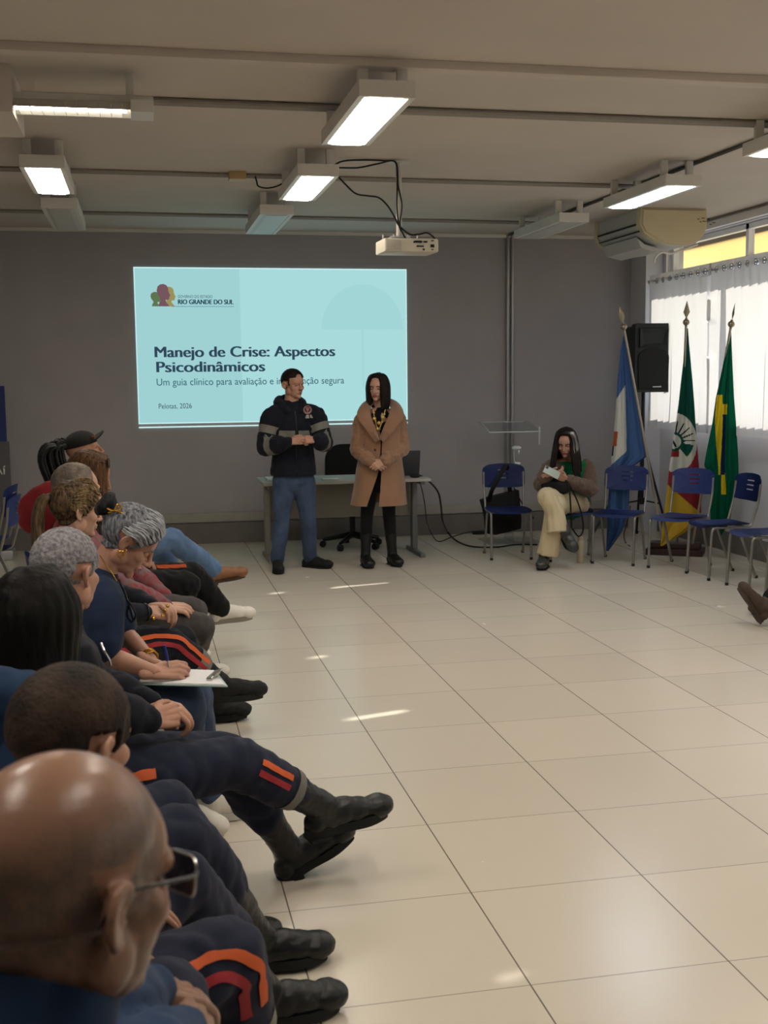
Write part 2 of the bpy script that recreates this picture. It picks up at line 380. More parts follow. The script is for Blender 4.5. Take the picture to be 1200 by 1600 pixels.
# strip light with louvres, hung on arms
t = thing('strip_light', 'long louvred strip light hung on arms below the white ceiling duct', 'strip light', (-.6, 6.0, 2.98))
bm = BM(); box(bm, (-.62, 6.0, 3.035), (1.46, .05, .055), .003); prism(bm, [(-.1, 0), (-.03, .05), (.03, .05), (.1, 0), (.09, 0), (.03, .04), (-.03, .04), (-.09, 0)], 1.32, Matrix.Translation((-1.32, 6.0, 2.98)) @ Matrix(((0, 0, 1, 0), (1, 0, 0, 0), (0, 1, 0, 0), (0, 0, 0, 1))))
box(bm, (.055, 6.0, 3.0), (.11, .2, .06), .003)
obj('housing', bm, M_white, t, world=True, smooth=False)
bm = BM(); cyl(bm, (-1.3, 6.0, 3.0), (-.02, 6.0, 3.0), .016); obj('lamp_tube', bm, M_lit, t, world=True)
bm = BM()
for k in range(24): box(bm, (-1.28 + k * .054, 6.0, 2.995), (.003, .17, .03))
obj('louvre', bm, M_white, t, world=True, smooth=False)
for x in (-.95, 0.0):
    bm = BM(); box(bm, (x, 6.0, 3.115), (.04, .03, .11), .002); obj('hanging_arm', bm, M_white, t, world=True)
# ------------------------------------------------------------------ projected slide
def wx(px, py=540): return at(px, py, YB - .02).x
def wz(py, px=420): return at(px, py, YB - .02).z
SCR = thing('projected_slide', 'bright pale blue projected slide on the back wall with a Portuguese title', 'projected slide', (1.36, YB - .012, 2.0))
sx0, sx1, sz0, sz1 = -.026, 2.755, 1.243, 2.80
yS = YB - .012
M_slide = emit_mat('slide_light', (0.640, 0.840, 0.850), 0.87)
M_ink = emit_mat('slide_ink', (0.23, 0.33, 0.42), 0.6)
M_ink2 = emit_mat('slide_ink_thin', (0.20, 0.42, 0.48), 0.6)
obj('slide_field', boxb(sx0, sx1, yS, yS + .01, sz0, sz1), M_slide, SCR, world=True)
bm = BM(); box(bm, ((sx0 + sx1) / 2, yS + .004, sz0 - .035), (sx1 - sx0, .006, .012)); box(bm, ((sx0 + sx1) / 2, yS - .001, sz0 + .004), (sx1 - sx0, .002, .010)); box(bm, ((sx0 + sx1) / 2, yS - .001, sz1 - .005), (sx1 - sx0, .002, .010))
for x in (sx0 + .005, sx1 - .005): box(bm, (x, yS - .001, (sz0 + sz1) / 2), (.008, .002, sz1 - sz0))
obj('slide_border', bm, emit_mat('slide_border', (0.82, 0.96, 0.96), 0.95), SCR, world=True, smooth=False)
obj('slide_panel', boxb(wx(377), sx1 - .012, yS - .0015, yS, sz0 + .012, sz1 - .012), emit_mat('slide_light_warm', (0.660, 0.855, 0.862), 0.92), SCR, world=True)
def wtext(name, s, x0, x1, base, cap, m, bold):
    h = cap * 0.00648
    b = text_bm(s, wx(x1) - wx(x0), wx(x0), wz(base), yS - .002, h, 0.0)
    if bold > .015:      # heavy lettering: the strokes thickened sideways
        src = b.verts[:] + b.edges[:] + b.faces[:]
        for k_ in (1, 2):
            g = bmesh.ops.duplicate(b, geom=src)
            for q in g['geom']:
                if isinstance(q, bmesh.types.BMVert): q.co += V((h * .055 * k_, -.0007 * k_, 0))
    obj(name, b, m, SCR, world=True, smooth=False)
wtext('slide_title', 'Manejo de Crise: Aspectos', 241, 522, 557, 16.5, M_ink, .022)
wtext('slide_title', 'Psicodinâmicos', 243, 412, 580, 16.5, M_ink, .022)
wtext('slide_subtitle', 'Um guia clínico para avaliação e intervenção segura', 243, 537, 600.5, 11, M_ink2, .006)
wtext('slide_place_line', 'Pelotas, 2026', 245, 297, 636, 8, M_ink, .006)
wtext('logo_text', 'GOVERNO DO ESTADO', 280, 334, 466, 4.4, M_ink, .01)
wtext('logo_text', 'RIO GRANDE DO SUL', 280, 366, 475.5, 7.2, emit_mat('slide_ink_dark', (0.10, 0.27, 0.36), 0.6), .026)
obj('logo_line', boxb(wx(270), wx(367), yS - .003, yS - .002, wz(479.4), wz(478.8)), M_ink2, SCR, world=True)
# logo: three head silhouettes in profile
HEAD = [(-.30, 0), (-.28, .10), (-.16, .30), (-.20, .38), (-.34, .52), (-.40, .70), (-.34, .88), (-.16, .98), (.06, 1.0), (.26, .94), (.36, .80), (.36, .70), (.44, .55), (.50, .48), (.42, .44), (.42, .34), (.30, .29), (.18, .30), (.20, .18), (.36, .06), (.42, 0)]
def headlogo(px, w, h, m, yy, flip=1):
    b = BM(); prism(b, [(wx(px) + flip * q[0] * w * .0065, wz(479) + q[1] * h * .0065) for q in HEAD][::flip], .001, Matrix.Translation((0, yy, 0)) @ XZm)
    obj('logo_head', b, m, SCR, world=True, smooth=False)
headlogo(245, 18, 22, emit_mat('logo_green', (0.42, 0.52, 0.36), .7), yS - .003)
headlogo(266, 22, 30, emit_mat('logo_yellow', (0.66, 0.62, 0.40), .75), yS - .0045)
headlogo(257, 23, 34, emit_mat('logo_red', (0.52, 0.38, 0.42), .7), yS - .006)
bm = BM(); u = [(wx(567) + .43 * cos(radians(a)), wz(515) + .46 * sin(radians(a))) for a in range(0, 181, 6)]
for k in range(4): x0_ = wx(567) + .43 - .215 * k; u += [(x0_ - .1075 + .1075 * cos(radians(a)), wz(515) + .05 * sin(radians(a))) for a in range(20, 180, 20)]
prism(bm, u, .001, Matrix.Translation((0, yS - .0018, 0)) @ XZm); box(bm, (wx(567), yS - .0025, wz(560)), (.02, .001, .62))
obj('slide_umbrella', bm, emit_mat('slide_umbrella', (0.645, 0.845, 0.853), .895), SCR, world=True, smooth=False, label='faint umbrella watermark')

# ------------------------------------------------------------------ curtains on a rod
M_curt = curtain_mat()
def gap_shut(z, spans):     # how far the two panels overlap at height z; they stand apart only inside the spans
    return 0.0 if any(a < z < b for a, b in spans) else .055
def curtain(label, y0, y1, z0=1.13, z1=2.71, amp=.035, seed=0, g0=(), g1=()):
    rnd = random.Random(seed); L = y0 - y1; npl = max(3, round(L / .145)); t = thing('curtain', label, 'curtain', (5.24, (y0 + y1) / 2, z0), group='window curtains')
    per = 12; n = npl * per
    zs = [z0 + (2.58 - z0) * k / 48 for k in range(48)] + [2.58 + (z1 - 2.58) * k / 22 for k in range(23)]
    bm = BM(); rows = []; ph = [rnd.uniform(-.2, .2) for _ in range(npl + 2)]
    for z in zs:
        row = []
        for k in range(n + 1):
            s = k / per; f = s - int(s); tri = (f / .8 if f < .8 else (1 - f) / .2)      # saw-tooth pleat
            a = amp * (1 + .25 * sin(3 * z + ph[min(int(s), npl)] * 6))
            x = 5.25 + a * (tri - .5) * 1.6 + .004 * sin(5 * z + k * .7)
            y = y0 + gap_shut(z, g0) * max(0, 1 - k / per) - gap_shut(z, g1) * max(0, 1 - (n - k) / per) - L * k / n + .012 * sin(2.1 * z + ph[min(int(s), npl)] * 8) * (0 < k < n)
            row.append(bm.verts.new((x, y, z + .012 * (tri - .5) * (z > 2.6))))
        rows.append(row)
    holes = [(5.25, y0 - L * (j + .4) / npl, 2.645) for j in range(npl)]
    for a, b in zip(rows, rows[1:]):
        for k in range(n):
            f = bm.faces.new((a[k], a[k + 1], b[k + 1], b[k]))
    kill = [f for f in bm.faces if any((f.calc_center_median().y - h[1]) ** 2 + (f.calc_center_median().z - h[2]) ** 2 < .022 ** 2 for h in holes)]
    bmesh.ops.delete(bm, geom=kill, context='FACES')
    obj('cloth', bm, M_curt, t, world=True, ang=60)
    for h in holes:
        b = BM(); tube(b, [V((h[0] - .006, h[1] + .025 * cos(2 * pi * k / 16), h[2] + .025 * sin(2 * pi * k / 16))) for k in range(17)], .006, seg=6, sub=1)
        obj('ring', b, M_alu, t, world=True)
SA, SB, SC_, SD = ((1.84, 2.17), (2.38, 2.6)), ((2.38, 2.6),), ((2.27, 2.6),), ((2.40, 2.6),)
curtain('curtain panel nearest the back wall, beside the loudspeaker', 11.38, 10.17, seed=1, g1=SA)
curtain('wide sunlit curtain panel behind the green and yellow flag', 10.10, 7.99, seed=2, g0=SA, g1=SB)
curtain('curtain panel over the chairs, third from the back wall', 7.93, 6.68, seed=3, g0=SB, g1=SC_)
curtain('long curtain panel beside the open floor, fourth from the back wall', 6.62, 4.11, seed=4, g0=SC_, g1=SD)
curtain('curtain panel nearest the camera end of the window', 4.06, -1.5, seed=5, g0=SD)
bm = BM(); tube(bm, [V((5.25, 11.50, 2.645)), V((5.25, -2, 2.645))], .011, seg=10)
for y in (11.50,): ell(bm, (5.25, y, 2.645), .022)
for y in (11.46, 10.15, 6.70, 1): tube(bm, [V((5.25, y, 2.645)), V((XR, y, 2.645))], .006, seg=6)
tag(obj('curtain_rod', bm, M_alu), 'metal rod threaded through the rings of the curtains', 'curtain rod')
# wall switch pipe on the pillar
bm = BM(); tube(bm, [V((XR - .015, 11.5, 3.06)), V((XR - .015, 11.5, 2.40))], .010, seg=8)
box(bm, (XR - .02, 11.5, 2.28), (.04, .07, .22), .004)
tag(obj('switch_conduit', bm, M_white), 'thin white conduit ending in a switch box in the window corner', 'conduit')

# ------------------------------------------------------------------ air conditioner under the ceiling
YA0, YA1 = 9.9, 11.0
cap = [(1003, 341), (1001, 350), (1008, 364), (1026, 376), (1050, 382), (1072, 383), (1088, 380), (1100, 368), (1106, 354), (1105, 341)]
cpoly = [(at(x, y, YA0).x, ZC - .001 if y == 341 else at(x, y, YA0).z) for x, y in cap]
ac = thing('air_conditioner', 'cream air conditioner hung under the ceiling above the curtain rod', 'air conditioner', (5.0, 10.4, ZC))
bm = BM(); prism(bm, cpoly, .10, Matrix.Translation((0, YA0, 0)) @ XZ); bmesh.ops.bevel(bm, geom=[e for e in bm.edges if all(abs(v.co.y - YA0) < 1e-4 for v in e.verts)], offset=.02, segments=3, affect='EDGES')
obj('end_cap', bm, mat('cream_plastic', (0.78, 0.73, 0.60), 0.35, var=.02), ac, world=True, ang=35)
bm = BM(); prism(bm, cpoly, .08, Matrix.Translation((0, YA1 - .08, 0)) @ XZ); obj('end_cap', bm, MATS['cream_plastic'], ac, world=True)
bpoly = [(q[0] + (.015 if q[0] < 5 else -.01), q[1]) for q in cpoly]
bm = BM(); prism(bm, bpoly, YA1 - YA0 - .16, Matrix.Translation((0, YA0 + .09, 0)) @ XZ); obj('casing', bm, mat('ac_white', (0.72, 0.71, 0.69), 0.4), ac, world=True)
x0, zt = cpoly[1][0], cpoly[1][1]
bm = BM()
for z, w in ((zt + .01, .016), (zt - .055, .010)): box(bm, (x0 + .012 + (.012 if z < zt else 0), (YA0 + YA1) / 2, z), (.012, YA1 - YA0 - .17, w))
obj('air_slot', bm, M_dark, ac, world=True)
bm = BM(); prism(bm, [(x0 + .05, 2.93), (x0 + .10, 2.835), (x0 + .25, 2.80), (x0 + .27, 2.83), (x0 + .13, 2.87)], YA1 - YA0 - .3, Matrix.Translation((0, YA0 + .2, 0)) @ XZ); obj('louvre_flap', bm, MATS['ac_white'], ac, world=True, smooth=False)
bm = BM()
for k, (dx, dz) in enumerate(((0, 0), (.045, .008), (.10, .004), (.055, -.02), (.02, -.025), (.15, -.03), (.12, -.045))): box(bm, (4.98 + dx, YA0 - .001, 3.075 + dz), (.03 if k % 2 else .018, .006, .006))
obj('vent_marks', bm, M_dark, ac, world=True)
bm = BM(); tube(bm, [at(x, y, 10.2) for x, y in ((1090, 382), (1068, 390), (1048, 396), (1034, 394), (1024, 402), (1022, 410))], .011, seg=8)
obj('drain_hose', bm, mat('white_hose', (.86, .84, .80), .4), ac, world=True)

# ------------------------------------------------------------------ projector on its pole
pj = thing('projector', 'white projector hanging from a ceiling pole in the middle of the room', 'projector', (1.86, 8.05, 2.54))
bm = BM(); box(bm, (1.86, 8.08, 2.59), (.385, .28, .092), .014, M=Matrix.Rotation(radians(2), 4, 'Z')); M_pj = mat('projector_white', (0.76, 0.73, 0.66), 0.4, var=.02)
obj('casing', bm, M_pj, pj, world=True)
bm = BM(); cyl(bm, (1.74, 8.22, 2.59), (1.74, 8.24, 2.59), .035); obj('lens', bm, M_black, pj, world=True)
bm = BM(); box(bm, (1.735, 7.935, 2.59), (.11, .012, .07), .005); cyl(bm, (1.745, 7.928, 2.595), (1.745, 7.92, 2.595), .02); obj('speaker_panel', bm, mat('projector_grey', (0.68, 0.65, 0.60), .5), pj, world=True)
bm = BM()
for dx, dz, w, h in ((.05, .022, .05, .015), (.10, .022, .028, .010), (.045, -.008, .012, .012), (.07, -.008, .035, .009), (.088, -.03, .012, .012), (.02, .02, .01, .014), (.15, -.005, .026, .02), (.15, .03, .02, .006), (.15, -.03, .014, .006)): box(bm, (1.86 + dx, 7.938, 2.59 + dz), (w, .006, h))
obj('sockets', bm, M_black, pj, world=True)
bm = BM(); box(bm, (1.80, 8.05, 2.65), (.13, .13, .012), .003)
for dx, dy in ((-.05, -.05), (.05, -.05), (-.12, -.02), (.12, -.04)): cyl(bm, (1.80 + dx, 8.05 + dy, 2.63), (1.80 + dx, 8.05 + dy, 2.668), .005, seg=8)
obj('mount_plate', bm, M_alu, pj, world=True)
bm = BM(); cyl(bm, (1.80, 8.05, 2.65), (1.80, 8.05, ZC - .012), .020); lathe(bm, [(.075, -.014), (.075, 0.0)], (1.80, 8.05, ZC)); obj('pole', bm, mat('pole_white', (0.74, 0.72, 0.68), .45), pj, world=True)
Yc = 7.98
def fl(x, y, z=.006):       # a point on the floor, kept in front of the back wall
    p = onz(x, y, z)
    return p if p.y < 11.9 else at(x, y, 11.9)
def cable(name, label, pts, r=.006, Y=Yc):
    b = BM(); tube(b, [at(p[0], p[1], p[2] if len(p) > 2 else Y) for p in pts], r, seg=8, sub=6); return tag(obj(name, b, M_cable), label, 'cable')
cable('cable', 'black cable looping from the lamp up to the projector pole', [(516, 262), (535, 252), (565, 250), (600, 251), (618, 254), (621, 280), (620, 320), (623, 350), (627, 362)])
cable('cable', 'black cable sagging in a long curve from the lamp to the projector', [(516, 262), (535, 283), (555, 302), (575, 306), (592, 309), (606, 322), (618, 342), (623, 352), (640, 366), (655, 366), (668, 364), (680, 374), (676, 384)])
cable('cable', 'second black cable running down the projector pole', [(530, 262), (560, 262), (590, 256), (618, 253), (622, 290), (628, 320), (625, 350), (630, 366), (640, 380), (652, 388)])
cable('cable', 'short black cable from the beige junction box to the lit lamp', [(399, 276, 8.62), (401, 283, 8.6), (404, 291, 8.6), (418, 294, 8.6), (435, 290, 8.6), (450, 281, 8.6)])

# ------------------------------------------------------------------ desk, laptop, office chair
M_desk = mat('desk_top', (0.66, 0.65, 0.62), 0.65, var=.03)
M_panel = mat('desk_panel', (0.52, 0.50, 0.46), 0.5)
M_dkgrey = mat('grey_metal', (0.42, 0.42, 0.41), 0.4)
dk = thing('desk', 'light grey office desk behind the two standing people', 'desk', (1.83, 10.8, 0))
obj('desk_top', boxb(1.06, 2.62, 10.45, 11.12, .72, .748, .004), M_desk, dk, world=True)
obj('modesty_panel', boxb(1.16, 2.52, 10.90, 10.92, .36, .70), M_panel, dk, world=True)
for x in (1.13, 2.55):
    bm = BM(); box(bm, (x, 10.86, .38), (.05, .10, .68), .006); box(bm, (x, 10.80, .018), (.05, .62, .036), .008); box(bm, (x, 10.78, .705), (.04, .6, .03)); obj('leg', bm, M_dkgrey if x > 2 else MATS['desk_panel'], dk, world=True)
lp = thing('laptop', 'open dark grey laptop standing at the end of the desk', 'laptop', (2.42, 10.82, .748))
obj('keyboard_base', boxb(2.25, 2.59, 10.80, 11.03, .749, .766, .004), mat('laptop_grey', (.25, .25, .27), .4), lp, world=True)
bm = BM(); box(bm, (2.42, 10.765, .878), (.34, .010, .235), .004, M=Matrix.Rotation(radians(14), 4, 'X')); obj('lid', bm, mat('laptop_grey', (.25, .25, .27)), lp, world=True)
tag(obj('papers', boxb(1.62, 1.78, 10.55, 10.66, .749, .760, .002), M_white), 'small white pad of paper lying on the desk', 'paper')
tag(obj('folder', boxb(1.12, 1.36, 10.62, 10.92, .749, .768, .003), mat('folder_white', (.8, .8, .78), .5)), 'white folder lying at the end of the desk behind the man in the dark jacket', 'folder')
tag(obj('computer_mouse', (lambda b: (ell(b, (2.50, 10.58, .762), (.05, .032, .016)), b)[1])(BM()), M_black), 'black mouse on the desk edge beside the laptop', 'mouse')
oc = thing('office_chair', 'black swivel office chair behind the desk', 'office chair', (2.0, 11.42, 0))
bm = BM(); rr = rrect(.46, .56, .16, 8); prism(bm, [(x + at(545, 700, 11.5).x, z + .74) for x, z in rr], .07, Matrix.Translation((0, 11.55, 0)) @ XZ); bmesh.ops.bevel(bm, geom=bm.edges[:], offset=.012, segments=2, affect='EDGES')
xo = at(545, 700, 11.5).x
M_ofab = mat('black_fabric', (.05, .05, .055), .9, bump=.1, bscale=300)
obj('backrest', bm, M_ofab, oc, world=True)
bm = BM(); box(bm, (xo, 11.33, .46), (.48, .46, .08), .03); obj('seat', bm, M_ofab, oc, world=True)
bm = BM(); box(bm, (xo, 11.57, .50), (.07, .02, .30), .004); box(bm, (xo, 11.45, .40), (.07, .26, .02), .004); obj('back_bracket', bm, M_black, oc, world=True)
bm = BM(); cyl(bm, (xo, 11.35, .10), (xo, 11.35, .43), .028); obj('gas_column', bm, M_black, oc, world=True)
bm = BM()
for k in range(5):
    a = radians(72 * k + 20); sweep(bm, [(V((xo, 11.35, .13)), .035, .03), (V((xo + .30 * cos(a), 11.35 + .30 * sin(a), .075)), .02, .016)], seg=8, sub=1, cap='flat')
obj('star_base', bm, M_black, oc, world=True)
for k in range(5):
    a = radians(72 * k + 20); b = BM(); c = V((xo + .30 * cos(a), 11.35 + .30 * sin(a), .032)); d = V((-sin(a), cos(a), 0)) * .022; cyl(b, c - d, c + d, .032); obj('caster', b, M_black, oc, world=True)
cable('cable', 'thick black cable hanging off the desk by the laptop and running over the floor', [(652, 741, 10.7), (668, 750, 10.7), (684, 768, 10.7), (689, 790, 10.75), (692, 815, 10.8)] + [(700, 832, fl(700, 832).y), (715, 846, fl(715, 846).y), (738, 854, fl(738, 854).y), (775, 855, fl(775, 855).y), (805, 851, fl(805, 851).y), (840, 851, fl(840, 851).y)], .009)
cable('cable', 'thin crinkled black cable dropping from the desk edge to the floor', [(656, 753, 10.6), (660, 768, 10.6), (664, 790, 10.6), (667, 815, 10.65), (674, 833, fl(674, 833).y), (685, 846, fl(685, 846).y), (703, 840, fl(703, 840).y), (715, 836, fl(715, 836).y), (735, 831, fl(735, 831).y), (760, 829, fl(760, 829).y)], .005)
tag(obj('power_adapter', (lambda b: (box(b, V(fl(748, 832, .02)), (.14, .06, .035), .006), b)[1])(BM()), M_black), 'black power brick lying on the floor behind the blue chair with the bag', 'power adapter')

# ------------------------------------------------------------------ blue chairs (front faces local +x)
M_blue = mat('blue_plastic', (0.15, 0.215, 0.435), 0.42, var=.05, vscale=3)
M_leg = mat('chair_tube', (0.55, 0.54, 0.52), 0.35, metal=0.55)
def make_chair(label):
    t = thing('plastic_chair', label, 'chair')
    bm = BM(); nu, nv = 16, 14; top = []
    for i in range(nu + 1):
        row = []
        for j in range(nv + 1):
            u, v = i / nu * 2 - 1, j / nv * 2 - 1
            # superelliptic outline
            k = (abs(u) ** 5 + abs(v) ** 5) ** .2; s = max(abs(u), abs(v)) / k if k > 1e-6 else 1
            x, y = u * s * .205, v * s * .205
            z = .452 - .014 * (1 - v * v) * (1 - .5 * abs(u)) - .02 * max(0, (x - .13) / .075) ** 2 + .008 * max(0, (-x - .13) / .075)
            row.append(bm.verts.new((x, y, z)))
        top.append(row)
    for i in range(nu):
        for j in range(nv): bm.faces.new((top[i][j], top[i + 1][j], top[i + 1][j + 1], top[i][j + 1]))
    r = bmesh.ops.solidify(bm, geom=bm.faces[:], thickness=.012)
    obj('seat', bm, M_blue, t)
    bm = BM(); nu, nv = 32, 24; g = []
    for i in range(nu + 1):
        row = []
        for j in range(nv + 1):
            u, v = i / nu * 2 - 1, j / nv
            vv = v * 2 - 1; k = (abs(u) ** 6 + abs(vv) ** 6) ** (1 / 6); s = max(abs(u), abs(vv)) / k if k > 1e-6 else 1
            y = u * s * .205; zz = .735 + vv * s * .105 + .018 * (1 - u * u) * (vv + 1) / 2
            row.append(bm.verts.new((-.235 - .03 * (zz - .63) / .2 - .03 * (1 - u * u), y, zz)))
        g.append(row)
    for i in range(nu):
        for j in range(nv):
            if 12 <= i < 20 and j in (9, 13, 17): continue
            bm.faces.new((g[i][j], g[i][j + 1], g[i + 1][j + 1], g[i + 1][j]))
    bmesh.ops.solidify(bm, geom=bm.faces[:], thickness=.010)
    obj('backrest', bm, M_blue, t)
    for s in (-1, 1):
        y = s * .185
        bm = BM(); tube(bm, [V((.19, y, .0)), V((.178, y, .25)), V((.17, y, .39)), V((.155, y, .425)), V((.12, y, .434))], .0115, seg=10, sub=4); obj('leg', bm, M_leg, t)
        bm = BM(); tube(bm, [V((.0, y, .432)), V((-.05, y, .425)), V((-.08, y, .39)), V((-.16, y, .2)), V((-.245, y, 0))], .0115, seg=10, sub=4); obj('leg', bm, M_leg, t)
        bm = BM(); tube(bm, [V((.13, y, .434)), V((0, y, .432)), V((-.14, y, .432)), V((-.185, y, .445)), V((-.205, y, .5)), V((-.245, y * 1.03, .64)), V((-.262, y * 1.03, .78))], .0105, seg=10, sub=4); obj('back_tube', bm, M_leg, t)
    bm = BM(); tube(bm, [V((.10, -.185, .43)), V((.10, .185, .43))], .009); tube(bm, [V((-.14, -.185, .43)), V((-.14, .185, .43))], .009); obj('cross_bar', bm, M_leg, t)
    for s in (-1, 1):
        for x in (.19, -.245):
            b = BM(); cyl(b, (x, s * .185, 0), (x, s * .185, .022), .0145, seg=10); obj('foot_cap', b, M_black, t)
    return t
chair0 = make_chair('blue plastic chair with a black bag hanging behind its backrest')
chair0.location = (3.33, 10.33, 0); chair0.rotation_euler = (0, 0, radians(-98))
G1 = 'blue chairs along the window side'; chair0['group'] = G1
dup(chair0, (3.84, 10.05, 0), radians(-108), 'blue plastic chair the woman in the green top is sitting on', G1)
dup(chair0, (4.20, 9.78, 0), radians(-128), 'empty blue plastic chair in front of the pale blue and white flag', G1)
dup(chair0, (4.58, 9.36, 0), radians(-143), 'empty blue plastic chair in front of the green, red and yellow flag', G1)
dup(chair0, (4.70, 8.86, 0), radians(-178), 'empty blue plastic chair under the green flag with a yellow patch', G1)
dup(chair0, (4.74, 8.25, 0), radians(-182), 'empty blue plastic chair cut off at the photo edge beside the brown shoe', G1)
dup(chair0, (4.72, 7.62, 0), radians(-180), 'blue plastic chair next to the person with the brown shoe, only its seat edge seen', G1)
for k in range(2):
    dup(chair0, (-1.20 - .02 * k, 8.95, .0 + .075 * k), radians(172), ['lower', 'upper'][k] + ' blue chair of the pair stacked under the wall banner', 'stacked blue chairs')

# ------------------------------------------------------------------ bag on the chair, bottle
M_bag = mat('black_bag', (.035, .035, .04), .8, bump=.15, bscale=40)
bg = thing('tote_bag', 'black tote bag hanging by its strap behind the blue chair', 'bag', (3.3, 10.62, .3))
bm = BM(); n = 10
pts = [(753, 782), (769, 776), (790, 771), (811, 766), (813, 790), (815, 812), (814, 826), (792, 832), (774, 836), (762, 834), (760, 810), (757, 795)]
a = [at(x, y, 10.64) for x, y in pts]
va = [bm.verts.new(p) for p in a]; vb = [bm.verts.new(p + V((0, .09, 0))) for p in a]
c0 = bm.verts.new(sum(a, V()) / len(a) - V((0, .035, 0))); c1 = bm.verts.new(sum(a, V()) / len(a) + V((0, .125, 0)))
for i in range(len(a)):
    j = (i + 1) % len(a); bm.faces.new((va[i], va[j], vb[j], vb[i])); bm.faces.new((va[j], va[i], c0)); bm.faces.new((vb[i], vb[j], c1))
bmesh.ops.recalc_face_normals(bm, faces=bm.faces)
obj('bag_body', bm, M_bag, bg, world=True, ang=70)
bm = BM()
sweep(bm, [(at(764, 784, 10.62), .022, .003, (1, 0, 0)), (at(768, 768, 10.47), .022, .003, (1, 0, 0)), (at(776, 752, 10.46), .022, .003, (1, 0, 0)), (at(788, 731, 10.50), .022, .003, (1, 0, 0)), (at(791, 727, 10.56), .022, .003, (1, 0, 0)), (at(794, 745, 10.66), .022, .003, (1, 0, 0)), (at(797, 770, 10.66), .022, .003, (1, 0, 0))], seg=8, sub=6, cap='flat')
sweep(bm, [(at(803, 762, 10.66), .006, .003, (1, 0, 0)), (at(818, 790, 10.6), .006, .003, (1, 0, 0)), (at(834, 810, 10.6), .006, .003, (1, 0, 0))], seg=8, sub=4, cap='flat')
obj('strap', bm, M_bag, bg, world=True)
b0 = onz(907, 879); bt = thing('thermos', 'beige thermos bottle standing on the floor beside the seated woman', 'bottle', b0)
bm = BM(); lathe(bm, [(.030, 0), (.034, .004), (.034, .19), (.030, .205)]); obj('flask', bm, mat('beige_flask', (0.66, 0.61, 0.51), .4), bt)
bm = BM(); lathe(bm, [(.028, .205), (.028, .24), (.024, .246)]); obj('screw_cap', bm, mat('beige_lid', (0.58, 0.53, 0.44), .4), bt)

# ------------------------------------------------------------------ clear lectern
M_acr = glass_mat('clear_acrylic', (0.93, 0.95, 0.95), .16); M_edge = mat('acrylic_edge', (.85, .86, .87), .15, spec=.8, metal=.3)
lc = thing('lectern', 'clear acrylic lectern standing against the back wall behind the chair with the bag', 'lectern', (3.62, 11.2, 0))
yl = 11.1; xa, xb = at(765, 675, yl).x, at(845, 672, yl).x; zl = at(800, 675, yl).z
bm = BM(); box(bm, ((xa + xb) / 2, yl + .2, zl + .045), (xb - xa, .42, .012), M=Matrix.Rotation(radians(12), 4, 'X')); obj('reading_board', bm, M_acr, lc, world=True)
bm = BM(); tube(bm, [V((xa, yl, zl)), V((xb, yl, zl))], .008); tube(bm, [V((xa, yl, zl)), V((xa + .03, yl + .40, zl + .085))], .008); tube(bm, [V((xa + .03, yl + .40, zl + .085)), V((xb - .05, yl + .40, zl + .085))], .006)
tube(bm, [V((xb - .02, yl - .01, zl + .05)), V((xb - .02, yl - .01, zl - .13))], .008); obj('board_edge', bm, M_edge, lc, world=True)
bm = BM(); box(bm, ((xa + xb) / 2, yl + .2, .56), (.012, .30, 1.10)); box(bm, ((xa + xb) / 2, yl + .2, .012), (xb - xa, .42, .02)); obj('column', bm, M_acr, lc, world=True)
bm = BM(); p = [at(805, 727, yl), at(803, 714, yl), at(803, 704, yl)]; tube(bm, p, .006); ell(bm, at(807, 700, yl), (.05, .03, .025)); box(bm, at(808, 726, yl), (.06, .04, .05), .01); ell(bm, at(810, 706, yl), (.012, .012, .03)); obj('column_clamp', bm, M_edge, lc, world=True)

# ------------------------------------------------------------------ loudspeaker on tripod
ys_ = 11.02; sxl, sxr = at(988, 560, ys_).x + .03, at(1049, 560, ys_).x; szt, szb = at(1010, 505, ys_).z, at(1010, 613, ys_).z
sp = thing('loudspeaker', 'black loudspeaker on a tripod in the window corner behind the flags', 'loudspeaker', ((sxl + sxr) / 2, ys_ + .15, szb))
bm = BM(); w_ = sxr - sxl; h_ = szt - szb; prism(bm, rrect(w_, h_, .035, 5, (sxl + sxr) / 2, (szt + szb) / 2), .10, Matrix.Translation((0, ys_, 0)) @ XZ)
prism(bm, rrect(w_ * .86, h_ * .94, .05, 5, (sxl + sxr) / 2, (szt + szb) / 2), .22, Matrix.Translation((0, ys_ + .1, 0)) @ XZ)
M_spk = mat('speaker_plastic', (.085, .09, .10), .55, bump=.1, bscale=250)
obj('cabinet', bm, M_spk, sp, world=True, ang=30)
cx, cz = (sxl + sxr) / 2, (szt + szb) / 2
bm = BM(); arch = [(cx - w_ * .40, szb + .03), (cx + w_ * .40, szb + .03), (cx + w_ * .42, cz)] + [(cx + w_ * .42 * cos(radians(a)), cz + .10 * sin(radians(a))) for a in range(10, 171, 10)] + [(cx - w_ * .42, cz)]
prism(bm, arch, .014, Matrix.Translation((0, ys_, 0)) @ XZm); obj('grille', bm, mat('speaker_grille', (.055, .06, .07), .7, bump=.6, bscale=500), sp, world=True, smooth=False)
bm = BM()
o4 = [(cx - w_ * .40, szt - .05), (cx + w_ * .40, szt - .05), (cx + w_ * .36, cz + .13), (cx - w_ * .40, cz + .10)]
i4 = [(cx - w_ * .30, szt - .085), (cx + w_ * .32, szt - .085), (cx + w_ * .26, cz + .145), (cx - w_ * .28, cz + .135)]
A = [bm.verts.new((x, ys_ - .001, z)) for x, z in o4]; Bv = [bm.verts.new((x, ys_ - .004, z)) for x, z in i4]; C2 = [bm.verts.new((x, ys_ - .022, z)) for x, z in [(x * .97 + cx * .03, z * .97 + (cz + .17) * .03) for x, z in o4]]
